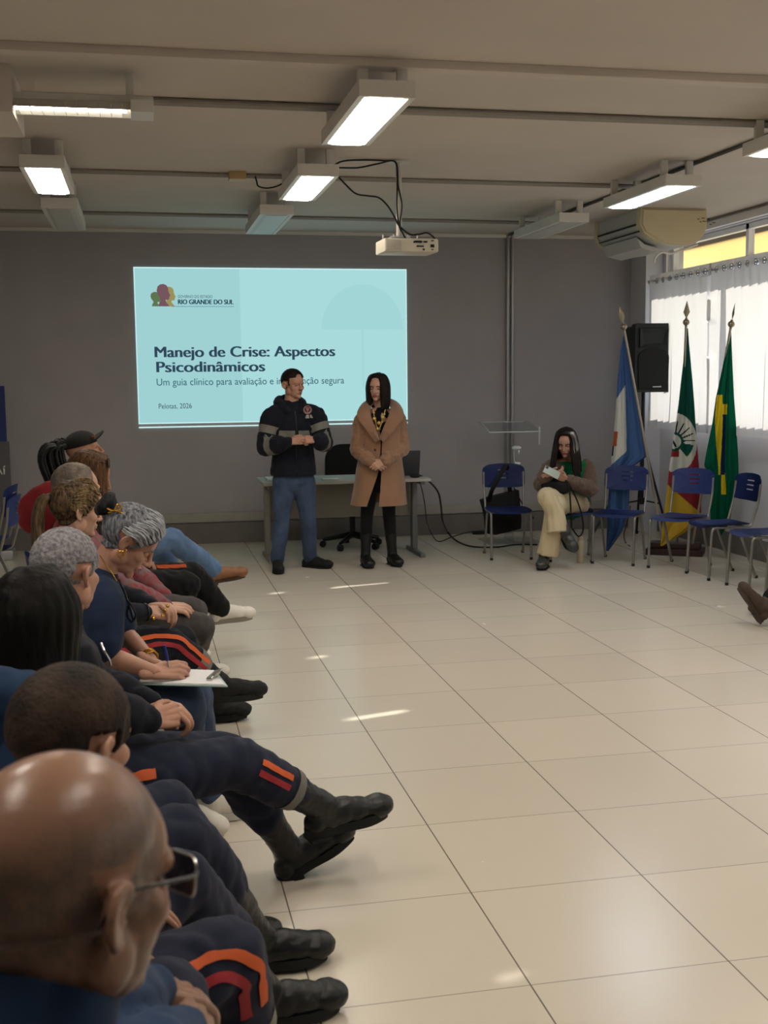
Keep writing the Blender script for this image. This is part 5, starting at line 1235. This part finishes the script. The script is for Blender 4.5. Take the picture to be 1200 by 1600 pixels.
obj('finger_rings', b, M_gold, r, world=True)
pa = []; tie = V((-.112, 0, .045))
for s in (-1, 1):
    for k in range(10):
        a = radians(5 + 120 * k / 9); fr = V((.083 * cos(a * .62), s * (.006 + .070 * sin(min(a, pi / 2))), .108 - .12 * (k / 9) ** 1.3)); m_ = V((-.03, s * .082 * sin(min(a, pi / 2) * .9), .112 - .10 * (k / 9)))
        pa.append([M @ fr, M @ ((fr + m_) / 2 * 1.10 + V((0, 0, .010))), M @ m_, M @ (tie + V((.006, s * .012, 0)))])
h_ = scalp(dict(neck=(-.05, 0, -.16), female=True), M, cap_all(.010), H_blond, r, 'hair', .0025, 90)
obj('hair_strands', locks([[q + (q - H).normalized() * (.000 if i in (0, 3) else .006) for i, q in enumerate(p)] for p in pa], .0020, 5, 16, .008), hairm('light_streak', (.62, .53, .40), (.34, .27, .19)), h_, world=True)
pt = [[M @ (tie + V((.0, 0, 0))), M @ (tie + V((-.035, y * .5, -.005))), M @ (tie + V((-.050, y, -.08))), M @ (tie + V((-.040, y * 1.2, -.19))), M @ (tie + V((-.03, y * .8, -.27)))] for y in (-.022, -.008, .008, .022)]
obj('ponytail', hair_volume(pt, (.012, .020, .022, .020, .010), .005, it=2), H_blond, r, world=True, ang=None)
b = BM(); q = M @ (tie + V((-.012, 0, .0))); ell(b, q, .021); obj('hair_tie', b, M_black, r, world=True)

# ------------------------------------------------------------------ man with glasses in a red patterned shirt
hy = 20; l = V((-sin(radians(hy)), cos(radians(hy)), 0)); f = V((cos(radians(hy)), sin(radians(hy)), 0))
H = at(125, 768, 5.75) + l * .06
M = Matrix.Translation(H) @ RotM(hy, 6, 0) @ Matrix.Scale(1.08, 4)
J = seat((-.24, 5.85, .54), 8, neck=H - UPZ * .17 - f * .03, head=H, sw=.20)
J['elr'] = at(196, 925, 5.55); J['wrr'] = at(262, 948, 5.68); J['ell'] = at(190, 880, 6.15); J['wrl'] = at(262, 935, 6.0)
J['knr'] = at(312, 980, 5.75); J['knl'] = at(300, 955, 6.0); J['anr'] = onz(296, 1040, .09); J['anl'] = onz(270, 1015, .09)
J['Hr'] = dict(dir=V((1, .3, -.2)), back=V((0, -.5, .8)))
M_print = mat('red_print', (.52, .13, .16), .8, vscale=26, var=.1, col2=(.42, .36, .37))
r, c = make('man with thinning grey hair, glasses and a red patterned shirt', J, M, S_pale, top=M_print, topk=dict(name='shirt', inf=.018, seed=51, belly=.05), trs=F_grey, trk=dict(seed=53, inf=.018, hemr=.06))
for s in 'rl': shoes(r, J['an' + s], V((1, .1, 0)), UPZ, 'sneaker', M_wshoe, M_wsole, .28, 'sneaker')
obj('collar', collar_bm(J, .080, .06), F_red, r, world=True)
def fn(p):
    if p.z < -.05 + .6 * max(0, p.x + .03) or p.x > .060 - .1 * max(0, p.z): return 0
    if abs(p.y) > .058 and -.05 < p.x < .02 and p.z < .034: return 0
    return .004
scalp(dict(neck=(-.05, 0, -.16)), M, fn, mat('hair_thin_grey', (.50, .44, .39), .6, var=.25, vscale=20, bump=.3, bscale=200, col2=(.30, .27, .25)), r, 'hair', .002, 130)
glasses(r, M, mat('frame_brown', (.16, .12, .09), .35), None, M_clear)
jk = thing('jacket', 'red jacket draped over a chair back behind the man with glasses', 'jacket', at(58, 820, 6.15))
b = BM(); p = [at(x, y, 6.1) for x, y in ((92, 775), (74, 790), (56, 805), (44, 822))]
sweep(b, [(p[0], .05, .10, (0, 1, 0)), (p[1], .07, .12, (0, 1, 0)), (p[2], .068, .11, (0, 1, 0)), (p[3], .035, .06, (0, 1, 0))], seg=18)
sweep(b, [(at(85, 800, 6.1), .06), (at(70, 832, 6.1), .055), (at(80, 850, 6.1), .04)], seg=14)
b = remesh(b, .012, 3); wrinkle(b, .012, 9, seed=3); obj('jacket_cloth', b, fabric('red_jacket', (.48, .12, .15)), jk, world=True, ang=None)

# ------------------------------------------------------------------ woman with brown hair, sunglasses on her head, bowed
hy = 4; l = V((-sin(radians(hy)), cos(radians(hy)), 0)); f = V((cos(radians(hy)), sin(radians(hy)), 0))
H = at(140, 745, 6.45)
M = Matrix.Translation(H) @ RotM(hy, 20, 0) @ Matrix.Scale(1.05, 4)
J = seat((-.30, 6.75, .53), 12, neck=H - UPZ * .13 - f * .09, head=H, sw=.17)
J['knr'] = at(292, 912, 6.75); J['knl'] = at(300, 898, 7.0); J['anr'] = zfix(onz(265, 985, .09), .09); J['anl'] = at(345, 952, 7.1); J['toel'] = at(388, 956, 7.15) - at(345, 962, 7.1)
r, c = make('woman bowing her brown-haired head with sunglasses pushed up on it', J, M, S_mid, female=True, top=F_black, topk=dict(inf=.016, seed=61), trs=F_black, trk=dict(seed=63, inf=.02, hemr=.07), k=.97)
shoes(r, J['anl'], J['toel'], V((.1, 0, 1)), 'sneaker', M_wshoe, mat('grey_sole', (.5, .47, .43), .6), .28, 'sneaker', laces=M_wsole); shoes(r, J['anr'], V((1, 0, 0)), UPZ, 'sneaker', M_wshoe, MATS['grey_sole'], .28, 'sneaker')
T = c['trs']; bv = bv_obj(T, r); obj('orange_stripe', ribbon(bv, [lerpj(J, 'hil', 'knl', t_) for t_ in (.62, .72, .82, .92)], [V((0, -.6, .8))] * 4, .03), F_orange, T, world=True)
pa = []
for s in (-1, 1):
    for k in range(9):
        a = radians(35 + 145 * k / 8); ca, sa = cos(a), s * sin(a); dn = M.inverted().to_3x3() @ V((0, 0, -1))
        e = V((ca * .100 - .014, sa * .088, .02)); pa.append([M @ V((.045 - .09 * k / 8, s * .006, .126)), M @ V((ca * .078 - .01, sa * .064, .095)), M @ e, M @ (e + dn * .09 + V((0, s * .006, 0))), M @ (e + dn * .19), M @ (e + dn * .25)])
obj('hair', hair_volume(pa, (.014, .018, .020, .022, .020, .012), .006, lambda b: ell(b, M @ V((-.022, 0, .042)), (.100, .084, .092)), it=2, seed=6), H_brown, r, world=True, ang=None)
glasses(r, M @ Matrix.Translation((-.030, 0, .062)) @ Matrix.Rotation(radians(-20), 4, 'Y'), mat('dark_frame', (.07, .07, .08), .25), None, M_lens, name='sunglasses', w=.028, h=.022, thin=.0028)

# ------------------------------------------------------------------ person in a dark cap with long black braids
hy = 8; l = V((-sin(radians(hy)), cos(radians(hy)), 0)); f = V((cos(radians(hy)), sin(radians(hy)), 0))
H = at(132, 706, 7.9)
M = Matrix.Translation(H) @ RotM(hy, -14, 0) @ Matrix.Scale(1.03, 4)
J = seat((-.36, 7.95, .55), 12, neck=H - UPZ * .16 - f * .03, head=H, sw=.18)
J['knr'] = at(268, 842, 8.0); J['knl'] = at(255, 860, 8.3); J['anr'] = at(336, 892, 8.2); J['toer'] = at(388, 890, 8.25) - at(336, 900, 8.2); J['anl'] = zfix(J['knl'] + V((.1, .05, 0)), .09)
r, c = make('person in a dark cap with long black braids, jeans and a brown boot', J, M, S_mid, female=True, top=F_black, topk=dict(inf=.018, seed=71), trs=F_jeanl, trk=dict(seed=73, inf=.018, hemr=.072, to=.92, wr=.01))
for s in 'rl': shoes(r, J['an' + s], J['toe' + s], UPZ, 'ankle', M_brownl, M_solebr, .29, 'boot', knee=J['kn' + s], laces=mat('brown_laces', (.30, .18, .12), .8))
b = BM(); ell(b, V((-.010, 0, .055)), (.108, .086, .085), u=32, v=20)
for v in list(b.verts):
    if v.co.z < .045: v.co.z = .045 - .1 * (v.co.x + .0) * 0
b.transform(M); cp = obj('cap', b, fabric('cap', (.10, .095, .09)), r, world=True, ang=60)
b = BM(); n = 16; out = [(.085 + .075 * sin(radians(a)), .074 * cos(radians(a))) for a in range(0, 181, 10)] + [(.075, -.070), (.095, 0), (.075, .070)]
prism(b, out, .008, Matrix.Translation((0, 0, .052)) @ Matrix.Rotation(radians(-16), 4, 'Y'))
for v in b.verts: v.co.z -= 3.2 * v.co.y ** 2
b.transform(M); obj('visor', b, fabric('cap', (.10, .095, .09)), cp, world=True)
b = BM(); box(b, (.07, -.058, .085), (.04, .006, .012), M=Matrix.Rotation(radians(-42), 4, 'Z')); b.transform(M); obj('cap_badge', b, mat('badge_orange', (.62, .36, .20), .6), cp, world=True)
pa = []
for k in range(56):
    rnd = random.Random(k); y = rnd.uniform(-.06, .06); x = rnd.uniform(-.078, .078); dz = rnd.uniform(-.03, .02)
    pa.append([M @ V((-.090, y * .6, .055)), M @ V((-.160 + x * .7, y, .100 + dz)), M @ V((-.205 + x, y * 1.1, .03)), M @ V((-.205 + x, y * 1.2, -.11)), M @ V((-.175 + x, y * 1.2, -.24)), M @ V((-.125 + x * .7, y, -.35 + dz))])
b = BM()
for P in pa:
    C = catmull(P, 7); sweep(b, [(q, .0105 * (1 + .18 * (i % 2)) * (1 - .5 * i / len(C))) for i, q in enumerate(C)], seg=6, sub=1)
obj('braids', b, mat('braid_black', (.05, .042, .04), .6), r, world=True, ang=60)
# ------------------------------------------------------------------ standing man in the dark jacket
hyd = -58; Yp = 10.12
H = at(458, 601, Yp); M = Matrix.Translation(H) @ RotM(hyd, 4, 0) @ Matrix.Scale(1.05, 4)
f = V((0.10, -.995, 0)); l = V((.995, .10, 0))
J = dict(f=f, l=l, pel=at(459, 742, Yp), head=H); J['neck'] = at(455, 634, Yp + .03)
J['shl'] = at(493, 651, Yp); J['shr'] = at(424, 653, Yp); J['elr'] = at(414, 699, Yp - .04); J['ell'] = at(507, 692, Yp - .06); J['wrr'] = at(454, 690, Yp - .25); J['wrl'] = at(492, 687, Yp - .23)
J['hil'] = at(474, 748, Yp); J['hir'] = at(444, 748, Yp); J['knl'] = at(482, 812, Yp - .01); J['knr'] = at(440, 815, Yp - .03); J['anl'] = at(484, 872, 10.22); J['anr'] = at(433, 876, 10.10)
J['toel'] = V((.75, -.6, 0)); J['toer'] = V((-.05, -1, 0)); J['upl'] = J['upr'] = UPZ
J['Hr'] = dict(dir=V((.92, -.30, .16)), back=V((-.2, -.9, .25)), curl=(55, 70, 45), thumb=.3, sc=.95); J['Hl'] = dict(dir=V((-.95, -.25, .02)), back=V((.1, -.85, .5)), curl=(60, 70, 45), thumb=.3, sc=.95)
r, c = make('standing man in a dark hooded jacket with reflective bands, hands clasped', J, M, S_light, top=F_dark, topk=dict(inf=.034, seed=81, hem=.0, cuff=.046, wr=.011, flat=True), trs=F_jean, trk=dict(seed=83, inf=.012, hemr=.062, wr=.009, to=.98), hvox=.0036, group='people standing in front of the slide')
T = c['top']; bv = bv_obj(T, r)
lj = lambda a, b, t: J[a].lerp(J[b], t)
for s in 'lr':
    obj('reflective_band', band(bv, lj('sh' + s, 'el' + s, .30), lj('sh' + s, 'el' + s, .56), maxd=.12), F_reflect, T, world=True)
    obj('reflective_band', band(bv, lj('el' + s, 'wr' + s, .18), lj('el' + s, 'wr' + s, .40), maxd=.12), F_reflect, T, world=True)
c0, c1 = at(459, 684, Yp), at(459, 672, Yp)
for a0, a1 in ((-62, -8), (6, 50)): obj('reflective_band', band(bv, c0, c1, a0=a0, a1=a1, ref=f, n=24), F_reflect, T, world=True)
b = BM(); n = J['neck']
sweep(b, [(n + f * .10 + l * .055 - UPZ * .05, .032), (n + l * .095 + f * .02 + UPZ * .0, .045), (n + l * .085 - f * .09 + UPZ * .03, .055), (n - f * .125 + UPZ * .045, .06), (n - l * .085 - f * .09 + UPZ * .03, .055), (n - l * .095 + f * .02 + UPZ * .0, .045), (n + f * .10 - l * .055 - UPZ * .05, .032)], seg=16, sub=6)
b = remesh(b, .010, 3); wrinkle(b, .008, 14, seed=5); obj('hood', b, F_dark, r, world=True, ang=None)
b = BM(); tube(b, [at(461, 642, Yp - .16), at(463, 665, Yp - .2), at(463, 700, Yp - .2), at(462, 738, Yp - .175)], .005, seg=6); obj('zip', b, M_black, r, world=True)
def patch(name, pts, m, par=T, off=.004):
    bb = BM(); vs = []
    for x, y in pts:
        o = at(x, y, Yp - .6); d = (at(x, y, Yp) - o).normalized(); h = bv.ray_cast(o, d, 1.2); vs.append(bb.verts.new((h[0] if h[0] is not None else at(x, y, Yp - .15)) - d * off))
    ctr = bb.verts.new(sum((v.co for v in vs), V()) / len(vs) - V((0, .002, 0)))
    for i in range(len(vs)): bb.faces.new((vs[i], vs[(i + 1) % len(vs)], ctr))
    bmesh.ops.recalc_face_normals(bb, faces=bb.faces); bmesh.ops.solidify(bb, geom=bb.faces[:], thickness=.002); return obj(name, bb, m, par, world=True)
circ = lambda cx, cy, q, n=18: [(cx + q * cos(2 * pi * k / n), cy + q * sin(2 * pi * k / n)) for k in range(n)]
em = patch('emblem', circ(480.5, 640.5, 6.6), mat('emblem_pink', (.62, .48, .47), .7)); patch('emblem_disc', circ(480.5, 639.5, 4.9), mat('emblem_dark', (.25, .12, .15), .7), em, .007)
for p in ([(477.4, 636.5), (479, 636.5), (480.2, 641), (479.4, 642)], [(482.2, 637), (483.8, 637), (482, 642), (481, 641)], [(480, 636), (481, 636), (481, 646), (480, 646)]): patch('emblem_figure', p, mat('emblem_light', (.60, .42, .42), .7), em, .010)
for p in ([(478.8, 648), (482.4, 648), (483.3, 653.5), (477, 653.5)], [(484, 648), (486.3, 648), (489, 653), (485, 653)]): patch('emblem_tag', p, F_reflect, em, .006)
face_parts(r, M, H_dkbr, skinm=S_light, lips=mat('lips_pale', (.55, .36, .32), .45))
for s in 'rl': shoes(r, J['an' + s], J['toe' + s], UPZ, 'shoe', mat('black_suede', (.06, .06, .062)), M_soleb, .29, knee=J['kn' + s])
def fn(p):
    if p.z < -.03 + .62 * max(0, p.x + .02) or p.x > .078 - .35 * max(0, p.z - .05): return 0
    if p.x > .03 and p.z < .062 + .2 * (p.x - .06): return 0
    if abs(p.y) > .058 and -.05 < p.x < .022 and p.z < .034: return 0
    return .011
scalp(dict(neck=(-.05, 0, -.16)), M, fn, H_dkbr, r, 'hair', .003, 110)

# ------------------------------------------------------------------ standing woman in the camel coat
Yp = 10.17; H = at(590, 606, Yp); M = Matrix.Translation(H) @ RotM(-118, 6, 0)
f = V((-.15, -.99, 0)); l = V((.99, -.15, 0))
J = dict(f=f, l=l, pel=at(592, 738, Yp), head=H); J['neck'] = at(594, 639, Yp + .03)
J['shl'] = at(621, 656, Yp); J['shr'] = at(566, 658, Yp); J['elr'] = at(558, 703, Yp - .02); J['ell'] = at(629, 701, Yp - .02); J['wrr'] = at(581, 722, Yp - .20); J['wrl'] = at(599, 721, Yp - .21)
J['hil'] = at(604, 745, Yp); J['hir'] = at(580, 745, Yp); J['knl'] = at(608, 805, Yp - .02); J['knr'] = at(573, 806, Yp - .02); J['anl'] = at(613, 867, 10.17); J['anr'] = at(571, 869, 10.15)
J['toel'] = V((.15, -1, 0)); J['toer'] = V((.05, -1, 0)); J['upl'] = J['upr'] = UPZ
J['Hr'] = dict(dir=V((.85, -.25, -.38)), back=V((-.1, -.95, .2)), curl=(35, 40, 25), thumb=.3, sc=.95); J['Hl'] = dict(dir=V((-.85, -.2, -.4)), back=V((.1, -.9, .3)), curl=(45, 50, 30), thumb=.3, sc=.95)
r, c = make('standing woman in a camel coat with a gold necklace, hands folded', J, M, S_pale, female=True, top=F_black, topk=dict(name='black_top', inf=-.004, seed=91, sleeve=.6), trs=F_black, trk=dict(seed=93, inf=-.002, hemr=.044, wr=.004, to=.55), k=.92, hvox=.0034, group='people standing in front of the slide')
face_parts(r, M, H_dkbr, skinm=S_pale, lips=mat('lips_rose', (.58, .27, .27), .4), browr=.0024)
for s in 'rl': shoes(r, J['an' + s], J['toe' + s], UPZ, 'slim', M_leather, M_soleb, .26, 'boot', knee=J['kn' + s])
rows = [(640, 579, 613, .090, 60, 60), (648, 570, 620, .112, 44, 40), (658, 562, 627, .130, 27, 24), (670, 563, 627, .145, 6, 4), (690, 563, 626, .150, 2, 2), (715, 560, 627, .155, 2, 2), (730, 557, 629, .165, 3, 2), (745, 555, 631, .172, 10, 1), (765, 552, 633, .180, 19, 0), (788, 548, 635, .190, 27, -2)]
b = BM(); R0 = []; n = 72
ys_c = [640 + (788 - 640) * k / 40 for k in range(41)]
for y in ys_c:
    k = 0
    while k < len(rows) - 2 and rows[k + 1][0] < y: k += 1
    t_ = (y - rows[k][0]) / (rows[k + 1][0] - rows[k][0]); q = [rows[k][i] + (rows[k + 1][i] - rows[k][i]) * t_ for i in range(6)]
    cL, cR = at(q[1], y, Yp), at(q[2], y, Yp); ctr = (cL + cR) / 2; rx = (cR - cL).length / 2; row = []
    for k in range(n + 1):
        a = radians(q[4] + (360 - q[4] - q[5]) * k / n)     # from the front edge on her right round the back
        fold = 1 + .02 * sin(5 * a + y * .03) * max(0, (y - 690) / 100)
        row.append(b.verts.new(ctr + (-l * sin(a) * rx + f * cos(a) * q[3]) * fold))
    R0.append(row)
for p, q in zip(R0, R0[1:]):
    for k in range(n): b.faces.new((p[k], p[k + 1], q[k + 1], q[k]))
bmesh.ops.recalc_face_normals(b, faces=b.faces); bmesh.ops.solidify(b, geom=b.faces[:], thickness=.014); wrinkle(b, .004, 9, seed=9)
ct = obj('coat', b, F_camel, r, world=True, ang=60)
for s in 'lr':
    b = BM(); sh, el, w = J['sh' + s], J['el' + s], J['wr' + s]
    sweep(b, [(J['neck'].lerp(sh, .55) - UPZ * .02, .060), (sh, .080), (sh.lerp(el, .5), .074), (el, .070)], seg=18); sweep(b, [(el, .070), (el.lerp(w, .5), .064), (w - (w - el).normalized() * .02, .055)], seg=18)
    b = remesh(b, .009, 3); wrinkle(b, .012, 15, (1, 1, 1.5), 3 + (s == 'l')); obj('coat_sleeve', b, F_camel, ct, world=True, ang=None)
inn = [(591, 688, -.175), (584, 668, -.155), (578, 650, -.12), (579, 638, -.04), (585, 632, .07), (595, 630, .11), (605, 632, .07), (610, 638, -.04), (608, 650, -.12), (601, 668, -.155), (594, 688, -.175)]
outc = [(588, 690, -.18), (570, 668, -.17), (559, 652, -.12), (563, 638, -.02), (574, 628, .12), (595, 622, .17), (616, 628, .12), (626, 638, -.02), (629, 652, -.12), (617, 668, -.17), (597, 690, -.18)]
A = catmull([at(x, y, Yp + d) for x, y, d in inn], 6); B_ = catmull([at(x, y, Yp + d) for x, y, d in outc], 6); b = BM(); rr_ = []
for p, q in zip(A, B_): rr_.append([b.verts.new(p), b.verts.new(p.lerp(q, .5) + (-f * -.012) + UPZ * .012 + f * .012), b.verts.new(q)])
for p, q in zip(rr_, rr_[1:]):
    for k in range(2): b.faces.new((p[k], p[k + 1], q[k + 1], q[k]))
bmesh.ops.recalc_face_normals(b, faces=b.faces); bmesh.ops.solidify(b, geom=b.faces[:], thickness=.016); obj('coat_collar', b, F_camel, ct, world=True, ang=80)
b = BM(); ell(b, at(586, 703, Yp - .175), .011); obj('coat_button', b, mat('button_brown', (.22, .16, .12), .4), ct, world=True)
b = BM(); ch = [(583, 640), (585, 652), (588, 664), (591, 672), (595, 664), (599, 652), (602, 640)]; P = catmull([at(x, y, Yp - .135) for x, y in ch], 5); tube(b, P, .005, seg=6, sub=1)
for i, q in enumerate(P):
    if i % 5 == 2: ell(b, q - V((0, .008, 0)), .010)
for x, y in ((585, 654), (598, 652), (592, 661), (590, 670)): ell(b, at(x, y, Yp - .15), .016)
obj('necklace', b, mat('gold_light', (.86, .74, .42), .3, metal=.6), r, world=True)
def long_hair(M, part=.006, ends=None, kmax=9, a0=42, rad=(.014, .018, .021, .021, .018, .010), dn_len=(.08, .19, .30), seed=0, fwd=0.0, flare=.0):
    pa = []; dn = M.inverted().to_3x3() @ V((0, 0, -1))
    for s in (-1, 1):
        for k in range(kmax):
            a = radians(a0 + (178 - a0) * k / (kmax - 1)); ca, sa = cos(a), s * sin(a); e = V((ca * .102 - .014, sa * .090, .018))
            pa.append([M @ V((.062 - .11 * k / (kmax - 1), s * part, .122 - (.012 if k == 0 else 0))), M @ V((ca * .080 - .01, sa * .066, .096)), M @ e] + [M @ (e + dn * q + V((fwd * q * (1 if k < 4 else -.2) - .05 * q, s * flare * q, 0))) for q in dn_len])
    return hair_volume(pa, rad, .006, lambda b: ell(b, M @ V((-.022, 0, .042)), (.100, .083, .090)), it=2, seed=seed)
obj('hair', long_hair(M, seed=12, dn_len=(.08, .15, .20), a0=40), H_dkbr, r, world=True, ang=None)

# ------------------------------------------------------------------ seated woman in green and brown
Yp = 10.0; H = at(884, 692, 9.86); M = Matrix.Translation(H) @ RotM(-120, 20, 0)
f = V((-.30, -.95, 0)).normalized(); l = V((.95, -.30, 0)).normalized()
J = dict(f=f, l=l, pel=at(893, 785, 10.05), head=H); J['neck'] = at(891, 719, 9.98)
J['shl'] = at(917, 731, 10.0); J['shr'] = at(861, 731, 9.95); J['elr'] = at(845, 757, 9.86); J['ell'] = at(922, 764, 9.86); J['wrr'] = at(856, 743, 9.62); J['wrl'] = at(884, 749, 9.62)
J['hil'] = at(904, 788, 10.02); J['hir'] = at(878, 788, 9.98); J['knl'] = at(853, 775, 9.58); J['anl'] = at(884, 832, 9.50); J['knr'] = at(868, 790, 9.58); J['anr'] = at(850, 871, 9.62)
J['toel'] = V((.35, -.55, -.70)); J['upl'] = V((-.1, -.75, .62)); J['toer'] = V((-.5, -.85, 0)); J['upr'] = UPZ
J['Hr'] = dict(dir=at(872, 741, 9.58) - J['wrr'], back=V((-.3, -.5, -.6)), curl=(30, 40, 25), thumb=.6, sc=.93); J['Hl'] = dict(dir=at(868, 742, 9.58) - J['wrl'], back=V((.3, -.6, -.4)), curl=(30, 40, 25), thumb=.6, sc=.93)
r, c = make('seated woman in a green top and brown cardigan looking at her phone', J, M, S_light, female=True, top=F_green, topk=dict(name='green_top', inf=.004, seed=101, sleeve=.4, hem=.04), k=1.05, hvox=.0034, group=G1.replace('blue chairs', 'people'))
face_parts(r, M, H_dkbr, skinm=S_light, lips=mat('lips_rose', (.58, .27, .27)), browr=.003)
b = BM(); hl = (J['hil'] - J['hir']).normalized()
sweep(b, [(J['pel'], .165, .125, hl), (J['pel'] + UPZ * .08, .165, .12, hl)], seg=20, sub=1)
sweep(b, [(J['hil'], .105), (J['hil'].lerp(J['knl'], .5), .098), (J['knl'], .082)], seg=20); sweep(b, [(J['knl'], .082), (J['knl'].lerp(J['anl'], .45), .085), (J['knl'].lerp(J['anl'], .90) + V((-.06, 0, -.03)), .105, .085, (1, 0, 0))], seg=24, cap='flat')
sweep(b, [(J['hir'], .105), (J['hir'].lerp(J['knr'], .5), .098), (J['knr'], .085)], seg=20); sweep(b, [(J['knr'], .085), (J['knr'].lerp(J['anr'], .5) + V((.02, 0, 0)), .092), (J['knr'].lerp(J['anr'], .95) + V((.03, 0, 0)), .112, .095, (1, 0, 0))], seg=24, cap='flat')
b = remesh(b, .009, 2); wrinkle(b, .010, 8, (1.6, 1.6, .5), 8); obj('trousers', b, F_cream, r, world=True, ang=None)
b = BM(); L_ = lambda t: J['pel'].lerp(J['neck'], t); sl = (J['shl'] - J['shr']).normalized(); rows2 = []
prof = [(-.06, .205, .155, 62), (.15, .200, .160, 50), (.40, .180, .150, 40), (.65, .190, .140, 32), (.85, .165, .105, 40), (.98, .085, .085, 62)]
for j in range(31):
    t_ = -.06 + 1.04 * j / 30; k = 0
    while k < len(prof) - 2 and prof[k + 1][0] < t_: k += 1
    u = (t_ - prof[k][0]) / (prof[k + 1][0] - prof[k][0]); rx, ry, op = [prof[k][i] + (prof[k + 1][i] - prof[k][i]) * u for i in (1, 2, 3)]; row = []
    for q in range(61):
        a = radians(op + (360 - op * 2) * q / 60); row.append(b.verts.new(L_(t_) + (-sl * sin(a) * rx + f * cos(a) * ry) * (1 + .02 * sin(7 * a + 3 * t_))))
    rows2.append(row)
for p, q in zip(rows2, rows2[1:]):
    for k in range(60): b.faces.new((p[k], p[k + 1], q[k + 1], q[k]))
bmesh.ops.recalc_face_normals(b, faces=b.faces); bmesh.ops.solidify(b, geom=b.faces[:], thickness=.016); wrinkle(b, .006, 12, seed=2); cd_ = obj('cardigan', b, F_brown, r, world=True, ang=70)
for s in 'lr':
    b = BM(); sh, el, w = J['sh' + s], J['el' + s], J['wr' + s]
    sweep(b, [(J['neck'].lerp(sh, .5) - UPZ * .03, .065), (sh, .082), (sh.lerp(el, .5), .080), (el, .076)], seg=18); sweep(b, [(el, .076), (el.lerp(w, .5), .066), (w - (w - el).normalized() * .03, .050)], seg=18)
    b = remesh(b, .009, 3); wrinkle(b, .012, 13, (1, 1, 1.4), 6 + (s == 'l')); obj('cardigan_sleeve', b, F_brown, cd_, world=True, ang=None)
obj('hair', long_hair(M, seed=22, dn_len=(.09, .20, .30), a0=44, fwd=.25, flare=.15), H_dkbr, r, world=True, ang=None)
M_snake = mat('grey_snake_leather', (.20, .21, .20), .3, spec=.6, var=.6, vscale=60)
for s in 'rl': shoes(r, J['an' + s], J['toe' + s], J['up' + s], 'ankle', M_snake, M_soleb, .24, 'boot', knee=J['kn' + s])
ph = thing('phone', 'phone with a light case held by the seated woman', 'phone', at(862, 738, 9.56)); b = BM(); R_ph = frame(at(862, 738, 9.555), (.85, -.25, -.45), (-.2, -.7, .45))
box(b, (0, 0, 0), (.145, .072, .009), .003); b.transform(R_ph); obj('phone_case', b, mat('phone_case', (.62, .66, .62), .35), ph, world=True)
b = BM(); box(b, (-.055, .02, .006), (.025, .025, .003), .001); b.transform(R_ph); obj('camera_bump', b, mat('phone_dark', (.2, .2, .22), .3), ph, world=True)
hb = thing('handbag', 'black handbag on the lap of the seated woman', 'bag', at(865, 758, 9.62)); b = BM(); ell(b, (0, 0, 0), (.135, .06, .075)); box(b, (0, 0, .01), (.23, .09, .09), .02)
b = remesh(b, .008, 4); wrinkle(b, .006, 14); b.transform(Matrix.Translation(at(868, 760, 9.66)) @ Matrix.Rotation(radians(-17), 4, 'Z') @ Matrix.Rotation(radians(10), 4, 'Y')); obj('bag_body', b, M_bag, hb, world=True)
b = BM(); tube(b, [at(884, 750, 9.6), at(890, 770, 9.58), at(892, 800, 9.6), at(893, 824, 9.62)], .008, seg=8); tube(b, [at(886, 752, 9.6), at(900, 778, 9.62), at(909, 805, 9.66), at(911, 828, 9.7), at(904, 838, 9.7), at(894, 826, 9.64)], .007, seg=8); obj('bag_strap', b, M_bag, hb, world=True)

# ------------------------------------------------------------------ person at the window side, seen by leg and shoe only
hl_ = onz(1187, 971, .03); td = (at(1152, 920, 7.02) - hl_).normalized(); upv = V((.62, -.15, .66)); up_ = (upv - td * upv.dot(td)).normalized()
J = seat((4.86, 7.22, .53), 178, sw=.18)
an = hl_ + td * .065 + up_ * .085
J['anl'] = an; J['toel'] = td; J['upl'] = up_; J['knl'] = V((4.50, 7.16, .50)); J['hil'] = V((4.86, 7.12, .53))
J['toer'] = V((-1, .1, 0)); M = Matrix.Translation(J['head']) @ RotM(178, 4, 0)
r, c = make('person in black trousers at the photo edge, brown shoe raised on its heel', J, M, S_mid, top=F_dark, topk=dict(inf=.016, seed=111), trs=F_black, trk=dict(seed=113, inf=.016, hemr=.062, to=.88), group='people along the window side')
M_taupe = mat('taupe_suede', (.27, .22, .18), .8, var=.12, bump=.2, bscale=90)
for s in 'rl': shoes(r, J['an' + s], J['toe' + s], J['up' + s], 'ankle', M_taupe, mat('taupe_sole', (.24, .19, .16), .8, var=.15), .29, 'shoe', knee=J['kn' + s])
dup(chair0, (4.88, 7.18, 0), radians(178), 'blue plastic chair holding the person with the raised brown shoe', G1)
for (x, y, a, who) in ((-.22, 1.10, 60, 'the bald man nearest the camera'), (-.25, 2.08, 22, 'the man with thinning dark hair'), (-.36, 2.73, 42, 'the woman with long black hair'), (-.28, 3.42, 15, 'the man with short grey hair'), (-.31, 4.17, 12, 'the writing woman'), (-.35, 5.0, 30, 'the woman with a ponytail'), (-.28, 5.86, 8, 'the man in the red patterned shirt'), (-.33, 6.75, 12, 'the woman with pushed-up sunglasses'), (-.39, 7.95, 12, 'the person in the dark cap')):
    dup(chair0, (x, y, 0), radians(a), 'blue plastic chair under ' + who, 'blue chairs under the seated row')
